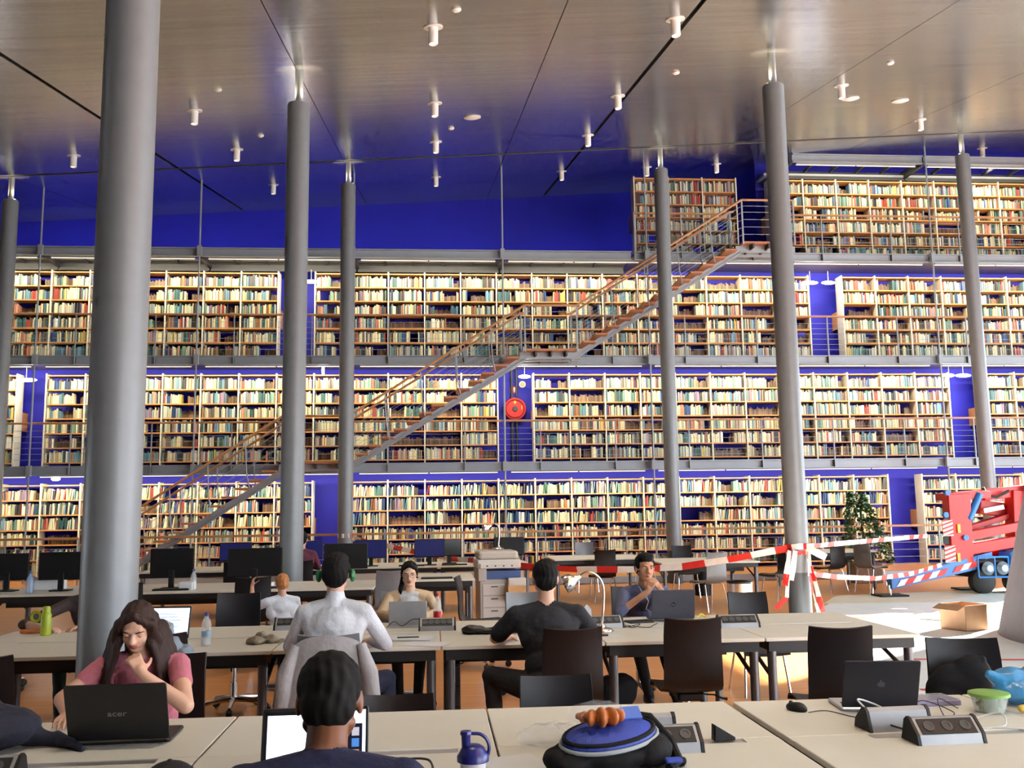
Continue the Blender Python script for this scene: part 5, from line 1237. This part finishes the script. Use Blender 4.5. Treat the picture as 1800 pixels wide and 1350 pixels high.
# bag hung on the black chair
lump('shoulder_bag', 'black shoulder bag hanging on the black chair at the right', 'bag', (2.72, 4.84, .46), -.25, [((0, 0, .20), (.175, .045, .16)), ((.06, 0, .28), (.11, .04, .12)), ((-.07, -.01, .14), (.11, .05, .12)), ((.12, 0, .38), (.16, 0, .1), .018, .02)], M_['fabric_black'], .009, wob=.003)
lump('floor_bag', 'black bag standing on the floor under the middle row', 'bag', (1.46, 7.85, 0), .1, [((0, 0, .14), (.20, .11, .15)), ((.06, 0, .18), (.15, .10, .12)), ((-.12, 0, .10), (.10, .1, .10))], M_['fabric_black'], .010)
t = thing('pedestal_unit', 'slim dark drawer unit under the middle row between two desks', 'drawer unit', (.13, 6.95, 0), 0)
obj('body', MB().rbox(-.055, .055, -.30, .30, .03, .60, .008), M_['black_metal'], t)
for k in range(4): obj('drawer', MB().box(-.05, .05, -.308, -.30, .05 + .135 * k, .17 + .135 * k), M_['steel_dark'], t)
# ================================================================== COMPUTER DESKS, COPIER
scr_dark = mat('monitor_off', rgb(14, 14, 16), .25); scr_blue = mat('monitor_navy', rgb(16, 20, 66), .3, var=.2, emit=.10, ecol=(.05, .07, .5, 1))
def monitor(x, y, rz, label, w=.52, h=.32, screen=None, z=TZ):
    """the screen looks to local -Y"""
    t = thing('monitor', label, 'monitor', (x, y, z), rz, 'monitors on the computer desks')
    p = obj('panel', MB().rbox(-w / 2, w / 2, -.02, .02, .13, .13 + h, .008, 2), M_['black'], t)
    obj('screen', MB().box(-w / 2 + .012, w / 2 - .012, -.022, -.02, .148, .13 + h - .012), screen or scr_dark, p)
    obj('neck', MB().rbox(-.035, .035, .012, .04, .01, .22, .01), M_['black'], t)
    obj('foot', MB().rbox(-.12, .12, -.08, .10, 0, .014, .03), M_['black'], t)
    return t
def mon_px(px, py_bottom, Y, rz, w, h, label, screen=None):
    p = aty(px, py_bottom, Y); monitor(p.x, Y, rz, label, w, h, screen, TZ)
mon_px(108, 1030, 12.0, PI, .54, .33, 'black monitor left of the thick column, seen from behind')
mon_px(14, 1010, 12.1, PI, .48, .32, 'black monitor at the left edge of the picture')
mon_px(302, 1020, 12.0, PI, .52, .35, 'black monitor right of the thick column, seen from behind')
mon_px(448, 1014, 12.0, PI, .66, .34, 'wide black monitor left of the column behind the child')
mon_px(608, 1008, 13.1, PI, .58, .34, 'black monitor behind the head of the man in white')
mon_px(414, 985, 15.7, .05, .50, .30, 'navy-lit monitor at the rear desks, leftmost', scr_blue)
mon_px(652, 985, 15.9, .0, .52, .30, 'navy-lit monitor at the rear desks left of the woman with glasses', scr_blue)
mon_px(755, 985, 15.9, .0, .50, .30, 'navy-lit monitor at the rear desks above the woman with glasses', scr_blue)
mon_px(790, 985, 16.3, .1, .40, .28, 'dark monitor next to the navy-lit ones, left of the copier')
mon_px(895, 985, 16.2, PI, .52, .30, 'black monitor right behind the copier')
mon_px(548, 985, 16.0, .0, .36, .30, 'narrow dark monitor behind the person in plum', scr_blue)
key_i = 0
for x, y, l in ((-3.1, 11.72, 'keyboard on the desk under the monitor right of the thick column'), (-2.0, 11.72, 'keyboard before the wide black monitor'), (.05, 12.78, 'keyboard behind the woman with glasses'), (-.35, 15.75, 'keyboard under the navy-lit monitors'), (.35, 15.78, 'keyboard left of the copier at the rear desks')):
    t = thing('keyboard', l, 'keyboard', (x, y, TZ)); obj('body', MB().rbox(-.21, .21, -.065, .065, 0, .018, .008), M_['black'], t)
    for r in range(4): obj('key_row', MB().box(-.20, .20, -.055 + .028 * r, -.033 + .028 * r, .018, .022), M_['steel_dark'], t)
lathe_thing('water_bottle', 'clear bottle on the computer desk behind the white-screen laptop', 'bottle', (aty(340, 1030, 11.75).x, 11.75, TZ), [('body', [(0, 0), (.035, .002), (.035, .16), (.015, .20), (.014, .22)], M_['glass']), ('cap', [(0, .24), (.016, .24), (.016, .215), (0, .215)], mat('cap_blue', rgb(40, 60, 130), .4))])
lathe_thing('water_bottle', 'blue tinted bottle on the computer desk left of the thick column', 'bottle', (aty(52, 1040, 11.75).x, 11.75, TZ), [('body', [(0, 0), (.04, .002), (.04, .17), (.016, .21), (.015, .23)], mat('blue_clear', rgb(150, 190, 230), .1, alpha=.5)), ('cap', [(0, .25), (.017, .25), (.017, .225), (0, .225)], mat('cap_blue', rgb(40, 60, 130), .4))])
for px, Y, w, h, l in ((330, 11.8, .16, .09, 'white paper box beside the bottle on the computer desk'), (88, 12.3, .34, .15, 'white carton behind the monitor left of the thick column'), (465, 12.0, .20, .05, 'white tray before the wide black monitor'), (600, 12.9, .30, .03, 'white papers by the monitor behind the man in white')):
    p = aty(px, 1020, Y); tag(obj('paper_box', MB().rbox(-w / 2, w / 2, -.10, .10, 0, h, .006, 1), M_['paper'], None, loc=(p.x, Y, TZ)), l, 'box')
# copier
gcp = mat('copier_grey', rgb(186, 178, 168), .5, var=.04); gcl = mat('copier_light', rgb(206, 200, 192), .5, var=.04)
t = thing('photocopier', 'grey office photocopier with an open paper tray and a lamp on top', 'photocopier', (.95, 14.1, 0), .06)
obj('cabinet', MB().rbox(-.30, .30, -.29, .33, .04, .64, .02), gcp, t)
obj('side_unit', MB().rbox(.10, .36, -.40, -.28, .10, .66, .015), gcl, t)
for k in range(3): d = obj('drawer', MB().rbox(-.26, .06, -.305, -.288, .08 + .17 * k, .23 + .17 * k, .006), gcl, t); obj('drawer_handle', MB().box(-.14, -.04, -.311, -.304, .19 + .17 * k, .205 + .17 * k), M_['steel_dark'], d)
obj('output_bay', MB().box(-.22, .30, -.27, .30, .64, .76), mat('copier_bay_blue', rgb(56, 86, 140), .5), t)
obj('bay_post', MB().rbox(-.32, -.20, -.30, .33, .62, .80, .01), gcp, t)
obj('paper_tray', MB().box(.08, .34, -.52, -.40, .36, .56, T(0, 0, 0)), mat('tray_card', rgb(200, 156, 104), .6, var=.15), t)
obj('scanner', MB().rbox(-.33, .30, -.31, .33, .80, .92, .02), gcl, t)
obj('control_panel', MB().rbox(-.30, .26, -.37, -.30, .80, .87, .012), gcl, t)
for k in range(4): obj('button', MB().lathe([(0, 0), (.012, 0), (.012, .006), (0, .006)], 10, T(-.2 + .12 * k, -.37, .835, PI / 2)), M_['steel_dark'], t, True)
obj('lid', MB().rbox(-.31, .27, -.28, .32, .92, 1.04, .05), gcp, t, bevel=.01)
desk_lamp(.98, 14.35, 1.045, 0, 'chrome gooseneck lamp standing on the photocopier', .40, .16)
# bins
t = thing('waste_bin', 'black round bin with a steel band near the taped column', 'bin', (3.76, 11.55, 0))
obj('body', MB().lathe([(.0, 0), (.125, 0), (.145, .50), (.145, .60), (.13, .60), (.11, .05), (0, .05)], 30), M_['black'], t, True)
obj('steel_band', MB().lathe([(.147, .60), (.152, .60), (.155, .70), (.148, .70)], 30), M_['alu'], t, True)
obj('rim', MB().lathe([(.10, .70), (.152, .70), (.158, .715), (.152, .73), (.10, .725)], 30, cap=False), M_['black'], t, True)
t = thing('waste_bin', 'plain black bin under the reading table behind the man in blue', 'bin', (5.02, 17.6, 0))
obj('body', MB().lathe([(0, 0), (.16, 0), (.18, .44), (.165, .44), (.14, .03), (0, .03)], 26), M_['black'], t, True)

# ================================================================== RIGHT SIDE: CONE, SHEETS, BOX, PLANT, LIFT, TAPE
cone_m = mat('cone_grey', rgb(136, 132, 140), .75, var=.06, bump=.2, bscale=8)
t = thing('grey_cone', 'foot of the tall grey cone at the right edge', 'cone', (8.98, 10.65, 0))
obj('shell', MB().lathe([(2.14, 0), (2.12, .02), (.2, 8.05)], 72), cone_m, t, True)
for a in (3.55, 3.85, 4.2): obj('cover_fold', MB().tube([(2.15 * math.cos(a), 2.15 * math.sin(a), .01), (1.80 * math.cos(a + .01), 1.80 * math.sin(a + .01), 1.45)], [.05, .02], 8), mat('cone_cover_dark', rgb(72, 70, 80), .7), t, True)
obj('cord', MB().tube([(2.02 * math.cos(a), 2.02 * math.sin(a), .42 + .1 * math.sin(a * 9)) for a in np.linspace(3.5, 4.4, 12)], .014, 6), M_['upright'], t, True)
sheet_m = mat('floor_sheet', rgb(224, 230, 232), .5, var=.05, scale=3); sheet_g = mat('floor_sheet_green', rgb(196, 214, 210), .5, var=.06, scale=3); sheet_t = mat('floor_sheet_tan', rgb(206, 196, 178), .5, var=.06, scale=3)
def sheet_poly(pts, zt, m, label):
    n = len(pts); tag(obj('floor_sheet', MB().add([(x, y, zz) for zz in (.001, zt) for x, y in pts], [tuple(range(n))[::-1], tuple(range(n, 2 * n))] + [(i, (i + 1) % n, (i + 1) % n + n, i + n) for i in range(n)]), m), label, 'sheet', 'protective sheets on the floor')
sheet_poly([(5.55, 13.9), (6.6, 15.6), (10.2, 15.2), (9.0, 12.6)], .006, sheet_m, 'white protective floor sheet in front of the lift outrigger')
sheet_poly([(6.5, 15.6), (7.3, 16.9), (12.0, 17.6), (11.2, 15.2)], .007, sheet_t, 'beige protective floor sheet under the lift outrigger')
sheet_poly([(8.2, 15.3), (9.9, 16.6), (14.0, 16.9), (13.4, 14.6)], .010, sheet_g, 'pale green protective floor sheet under the lift wheels')
sheet_poly([(4.3, 9.3), (4.6, 13.6), (9.4, 13.2), (9.2, 8.9)], .005, sheet_m, 'large white protective floor sheet between the desks and the cone')
sheet_poly([(3.85, 6.2), (4.1, 9.4), (8.8, 9.0), (8.6, 5.6)], .004, sheet_m, 'white protective floor sheet nearest to the viewer at the right')
sheet_poly([(6.9, 13.2), (7.3, 12.75), (8.3, 14.2), (7.9, 14.3)], .028, sheet_g, 'small loose grey-green board lying in the sun patch')
for a, b, l in (((5.0, 9.9), (8.4, 9.2), 'red tape line on the white floor behind the black chair'), ((4.3, 8.3), (7.2, 7.9), 'red tape line on the white floor near the desk end')):
    v = Vector((b[0] - a[0], b[1] - a[1], 0)); n_ = Vector((-v.y, v.x, 0)).normalized() * .03
    tag(obj('floor_tape', MB().add([(a[0] - n_.x, a[1] - n_.y, .008), (b[0] - n_.x, b[1] - n_.y, .008), (b[0] + n_.x, b[1] + n_.y, .008), (a[0] + n_.x, a[1] + n_.y, .008), (a[0] - n_.x, a[1] - n_.y, .010), (b[0] - n_.x, b[1] - n_.y, .010), (b[0] + n_.x, b[1] + n_.y, .010), (a[0] + n_.x, a[1] + n_.y, .010)], [(3, 2, 1, 0), (4, 5, 6, 7), (0, 1, 5, 4), (1, 2, 6, 5), (2, 3, 7, 6), (3, 0, 4, 7)]), M_['tape_red']), l, 'tape')
card = mat('cardboard', rgb(178, 138, 104), .7, var=.08)
t = thing('cardboard_box', 'open brown cardboard box on the white floor beside the cone', 'box', (6.92, 12.1, .007), .35)
w = .20
for nm, a in (('wall', (-w, w, -w, -w + .006, 0, .32)), ('wall', (-w, w, w - .006, w, 0, .32)), ('wall', (-w, -w + .006, -w, w, 0, .32)), ('wall', (w - .006, w, -w, w, 0, .32)), ('bottom', (-w, w, -w, w, 0, .006))): obj(nm, MB().box(*a), card, t)
obj('flap', MB().box(0, .15, -w, w, 0, .005, T(w, 0, .32, 0, .5)), card, t); obj('flap', MB().box(-.15, 0, -w, w, 0, .005, T(-w, 0, .32, 0, -.4)), card, t)
# potted plant
t = thing('potted_plant', 'tall bushy green plant in a wooden planter before the bookcases', 'plant', (9.1, 19.6, 0))
obj('planter', MB().rbox(-.30, .30, -.22, .22, 0, .42, .02), mat('planter_wood', rgb(112, 92, 70), .6, var=.15, stretch=(8, 8, 1)), t)
obj('trunk', MB().tube([(0, 0, .4), (.03, .02, .9), (-.02, 0, 1.5)], [.03, .025, .015], 8), mat('bark', rgb(80, 64, 46), .8), t, True)
rp = random.Random(2); lm = MB()
for k in range(900):
    u = rp.random(); zz = .42 + u * 1.45; rad = (.46 * (1 - u) ** .75 + .10) * math.sqrt(rp.uniform(.35, 1)); a = rp.uniform(0, 2 * PI); c = Vector((rad * math.cos(a) + .12 * (1 - u) - .10 * u, rad * math.sin(a) * .8, zz))
    q = Euler((rp.uniform(-.9, .9), rp.uniform(-.9, .9), a)).to_matrix(); L = rp.uniform(.07, .12); w_ = L * .38
    pts = [(0, 0, 0), (L * .4, w_, .01), (L, 0, -.02), (L * .4, -w_, .01)]
    lm.add([c + q @ Vector(p) for p in pts], [(0, 1, 2), (0, 2, 3)])
o = obj('foliage', lm, mat('leaf_green', rgb(58, 104, 52), .45, var=.35, scale=3), t); o['kind'] = 'stuff'

# lift: red folded boom on a blue tracked base with an outrigger
def lift():
    t = thing('boom_lift', 'red and blue folding boom lift with striped warning plates', 'lift', (0, 0, 0))
    Y = 17.0; red = M_['red']; blue = M_['liftblue']
    redm = mat('red_paint_dark', rgb(168, 26, 24), .45, var=.1)
    def at(px, py, dy=0): return aty(px, py, Y + dy)
    def plate(name, poly, y0, y1, m, bev=.008):
        pts = [at(*p) for p in poly]; return obj(name, MB().prism([(p.x, p.z) for p in pts], Y + y0, Y + y1), m, t, bevel=bev)
    plate('mast_plate', [(1650, 870), (1657, 989), (1694, 993), (1688, 868)], -.34, -.10, red)
    plate('mast_head', [(1648, 868), (1650, 880), (1726, 876), (1724, 864), (1705, 862)], -.30, .10, red)
    for py in (907, 950): p = at(1663, py, -.35); obj('mast_slot', MB().box(p.x - .05, p.x + .05, Y - .355, Y - .34, p.z - .07, p.z + .07), M_['black'], t)
    def stripes(x0, y0, x1, y1, dy, n=4, slant=14):
        a = at(x0, y0, dy); b = at(x1, y1, dy); par = obj('warning_plate', MB().box(min(a.x, b.x), max(a.x, b.x), Y + dy - .006, Y + dy, min(a.z, b.z), max(a.z, b.z)), M_['tape_white'], t)
        xa, xb, za, zb = min(a.x, b.x), max(a.x, b.x), min(a.z, b.z), max(a.z, b.z); H = zb - za; s = H / (2 * n)
        for k in range(n + 1):
            z0 = za + H * (k - .5) / n; q = [(xa, max(za, min(zb, z0))), (xb, max(za, min(zb, z0 + H / n * .9))), (xb, max(za, min(zb, z0 + H / n * .9 + s))), (xa, max(za, min(zb, z0 + s)))]
            if q[2][1] - q[1][1] < .01 and q[3][1] - q[0][1] < .01: continue
            obj('stripe', MB().prism(q, Y + dy - .009, Y + dy - .005), M_['red'], par)
    stripes(1656, 914, 1676, 942, -.345); stripes(1660, 959, 1681, 989, -.345)
    for py in (929, 980): p = at(1685, py, -.35); obj('lamp_marker', MB().rbox(p.x - .03, p.x + .03, Y - .37, Y - .34, p.z - .08, p.z + .08, .008), mat('amber_lamp', rgb(236, 150, 50), .3), t)
    # folded boom sections
    def bar(name, a, b, th, d0, d1, m):
        A = at(*a); Bp = at(*b); d = Vector((Bp.x - A.x, 0, Bp.z - A.z)).normalized(); n_ = Vector((-d.z, 0, d.x)) * th / 2
        q = [(A.x - n_.x, A.z - n_.z), (Bp.x - n_.x, Bp.z - n_.z), (Bp.x + n_.x, Bp.z + n_.z), (A.x + n_.x, A.z + n_.z)]
        return obj(name, MB().prism(q, Y + d0, Y + d1), m, t, bevel=.012)
    bar('boom_section', (1690, 942), (1830, 915), .16, -.26, -.06, red); bar('boom_section', (1700, 930), (1815, 895), .10, -.02, .16, redm)
    bar('boom_section', (1690, 965), (1830, 942), .20, -.28, -.05, red); bar('boom_section', (1700, 985), (1830, 955), .12, .0, .22, redm)
    bar('boom_arm', (1725, 870), (1840, 858), .20, -.10, .20, red); bar('boom_arm', (1730, 890), (1840, 905), .26, .12, .40, redm)
    bar('grey_panel', (1728, 898), (1764, 891), .09, -.03, -.01, M_['alu'])
    bar('link_post', (1782, 862), (1786, 990), .22, -.16, .14, redm); bar('link_post', (1795, 850), (1798, 960), .10, -.24, -.14, M_['black'])
    a, b = at(1703, 913, -.3), at(1722, 868, -.3); obj('hydraulic_ram', MB().cyl(a, b, .065, n=16), blue, t, True)
    a2 = a + (a - b) * .25; obj('ram_rod', MB().cyl(a2, a, .035, n=12), M_['chrome'], t, True)
    for px, py in ((1665, 866), (1662, 905), (1697, 945)): p = at(px, py, -.36); obj('pivot', MB().lathe([(0, 0), (.05, 0), (.05, .06), (0, .06)], 16, T(p.x, Y - .33, p.z, PI / 2)), blue, t, True)
    p = at(1742, 868, -.2); obj('hose', MB().tube([(p.x - .15, Y - .2, p.z + .12), (p.x - .1, Y - .22, p.z - .04), (p.x + .1, Y - .22, p.z - .06), (p.x + .35, Y - .2, p.z + .05)], .03, 8), M_['rubber'], t, True)
    # chassis
    c0, c1 = at(1697, 975), at(1750, 1022)
    obj('chassis', MB().rbox(c0.x, c0.x + 1.5, Y - .35, Y + .5, .28, .62, .05), M_['black'], t)
    fr = MB()
    for zz in (.30, .66): fr.tube([(c0.x - .02, Y - .42, zz), (c0.x + .56, Y - .42, zz)], .018, 8)
    for xx in (c0.x - .02, c0.x + .30, c0.x + .56): fr.tube([(xx, Y - .42, .30), (xx, Y - .42, .66)], .016, 8)
    obj('guard_frame', fr, blue, t, True)
    for xx in (c0.x + .16, c0.x + .44): obj('headlamp', MB().lathe([(0, 0), (.11, 0), (.12, .04), (.06, .10), (0, .10)], 20, T(xx, Y - .40, .46, PI / 2)), mat('headlamp_grey', rgb(120, 136, 150), .25, .4), t, True)
    for xx in (c0.x + .10, c0.x + .75): obj('wheel', MB().lathe([(0, -.12), (.16, -.12), (.22, -.08), (.22, .08), (.16, .12), (0, .12)], 26, T(xx, Y - .30, .225, PI / 2)), M_['rubber'], t, True)
    obj('blue_body', MB().rbox(c0.x + .58, c0.x + 1.3, Y - .5, Y - .05, .35, .78, .08), blue, t)
    # outrigger arm reaching left to its foot plate
    f = atz(1560, 1040, 0); f = Vector((f.x, 16.6, 0)); f.x = aty(1562, 1040, 16.6).x
    A = Vector((c0.x + .35, Y - .2, .62)); d = (f + Vector((.02, 0, .22))) - A
    def beam(name, p0, p1, h0, h1, w0, m):
        u = (p1 - p0).normalized(); s = Vector((0, w0 / 2, 0)); up0 = Vector((0, 0, h0 / 2)); up1 = Vector((0, 0, h1 / 2))
        vs = [p0 - s - up0, p0 + s - up0, p0 + s + up0, p0 - s + up0, p1 - s - up1, p1 + s - up1, p1 + s + up1, p1 - s + up1]
        return obj(name, MB().add(vs, [(3, 2, 1, 0), (4, 5, 6, 7), (0, 1, 5, 4), (1, 2, 6, 5), (2, 3, 7, 6), (3, 0, 4, 7)]), m, t, bevel=.01)
    E_ = A + d
    beam('outrigger', A, E_, .26, .18, .18, blue)
    n = 11
    for k in range(n):
        if k in (4,): continue
        u0, u1 = .10 + .86 * k / n, .10 + .86 * (k + .95) / n; sl = .05
        p0 = A + d * u0; p1 = A + d * u1; yy = -.096 + (A.y - Y) * 0
        q = [p0 + Vector((0, -.098, -.07)), p1 + Vector((0, -.098, -.07)), p1 + Vector((.09, -.098, .05)), p0 + Vector((.09, -.098, .05))]
        obj('stripe', MB().add(q + [v + Vector((0, .01, 0)) for v in q], [(0, 1, 2, 3), (7, 6, 5, 4), (0, 4, 5, 1), (1, 5, 6, 2), (2, 6, 7, 3), (3, 7, 4, 0)]), M_['tape_red'] if k % 2 else M_['tape_white'], t)
    obj('outrigger_leg', MB().cyl((E_.x, E_.y, .03), (E_.x, E_.y, .2), .035, n=12), M_['chrome'], t, True)
    obj('foot_plate', MB().rbox(E_.x - .26, E_.x + .26, E_.y - .22, E_.y + .22, .008, .035, .02), M_['black'], t)
    obj('foot_plate', MB().rbox(c0.x + .05, c0.x + .5, Y + .3, Y + .7, .012, .04, .02), M_['black'], t)
lift()

# barrier tape
def tape(label, pts, w=.075, seg=.17, sag=0.0, n=None, twist=0.0):
    P = [Vector(p) for p in pts]; L = [0]
    for a, b in zip(P[:-1], P[1:]): L.append(L[-1] + (b - a).length)
    tot = L[-1]; k = max(2, int(tot / (seg / 2))); out = []
    for i in range(k + 1):
        s = tot * i / k; j = max(q for q in range(len(L)) if L[q] <= s + 1e-9); j = min(j, len(P) - 2)
        u = (s - L[j]) / max(1e-9, L[j + 1] - L[j]); out.append(P[j].lerp(P[j + 1], u))
    mb = MB()
    for i in range(k):
        a, b = out[i], out[i + 1]; d = (b - a).normalized(); ang = twist * i
        side = Vector((0, 0, 1)) - d * d.z
        side = side.normalized() if side.length > .05 else Vector((1, 0, 0))
        def off(i_): return (Quaternion(d, math.sin(i_ * .37) * twist) @ side) * w / 2
        o0, o1 = off(i), off(i + 1); nn = d.cross(side).normalized() * .0012
        mb.add([a - o0 - nn, b - o1 - nn, b + o1 - nn, a + o0 - nn, a - o0 + nn, b - o1 + nn, b + o1 + nn, a + o0 + nn], [(3, 2, 1, 0), (4, 5, 6, 7), (0, 1, 5, 4), (2, 3, 7, 6)], (i // 2) % 2)
    return tag(obj('barrier_tape', mb, [M_['tape_white'], M_['tape_red']]), label, 'barrier tape', 'red and white barrier tape')
def tp(px, py, Y): return aty(px, py, Y)
tape('long barrier tape strand crossing behind the man in blue to the taped column', [tp(622, 946, 20.32), tp(690, 962, 18.9), tp(780, 980, 17.2), tp(860, 990, 15.9), tp(935, 996, 15.2), tp(1010, 1001, 14.8), tp(1120, 1001, 14.2), tp(1200, 996, 13.8), tp(1290, 982, 13.4), tp(1340, 972, 13.2), tp(1384, 964, 13.02)], .10, .34, twist=.5)
tape('barrier tape strand from the taped column up to the lift', [tp(1418, 961, 13.02), tp(1480, 955, 13.8), tp(1560, 948, 14.9), tp(1630, 942, 16.2)], .07, .22, twist=.4)
tape('low barrier tape strand sagging from the taped column to the lift outrigger', [tp(1420, 1008, 13.05), tp(1470, 1014, 13.6), tp(1540, 1017, 14.5), tp(1600, 1009, 15.4), tp(1655, 993, 16.4)], .07, .22, twist=.3)
c5 = Vector((5.16, 13.2, 0)); ring = lambda z, r=.172, n=18, a0=0, a1=2 * PI: [c5 + Vector((r * math.cos(a), r * math.sin(a), z + .01 * math.sin(3 * a))) for a in np.linspace(a0, a1, n)]
tape('loop of barrier tape knotted round the taped column', ring(1.06), .08, .16)
tape('second crumpled loop of barrier tape just under the knot on the taped column', ring(.97), .06, .2, twist=.4)
tape('torn tape end hanging on the left of the taped column', [tp(1388, 968, 13.0), tp(1386, 990, 12.98), tp(1382, 1012, 12.97), tp(1380, 1030, 12.97)], .08, .3, twist=.9)
tape('torn tape end hanging in front of the taped column', [tp(1398, 968, 12.98), tp(1394, 1000, 12.96), tp(1390, 1020, 12.96)], .08, .3, twist=.9)
tape('long tape end running down the right of the taped column to the floor', [tp(1420, 968, 13.02), tp(1426, 1000, 12.98), tp(1436, 1036, 12.95), tp(1446, 1076, 12.92)], .09, .2, twist=.8)
tape('second tape end fluttering down the right of the taped column', [tp(1421, 972, 13.0), tp(1424, 1010, 12.9), tp(1430, 1050, 12.85), tp(1440, 1078, 12.82)], .08, .24, twist=1.0)
tape('short tape end sticking out right of the knot on the taped column', [tp(1420, 964, 13.0), tp(1436, 972, 12.9), tp(1452, 980, 12.85)], .10, .3, twist=.4)
tape('small white scrap of tape hanging low on the left of the taped column', [tp(1384, 985, 13.0), tp(1385, 1020, 12.98), tp(1383, 1052, 12.95), tp(1374, 1063, 12.9), tp(1364, 1070, 12.88)], .06, .4, twist=.6)
c4 = Vector((-1.86, 20.5, 0)); tape('loop of barrier tape round the slim far column', [c4 + Vector((.172 * math.cos(a), .172 * math.sin(a), 1.13)) for a in np.linspace(0, 2 * PI, 18)], .09, .28)
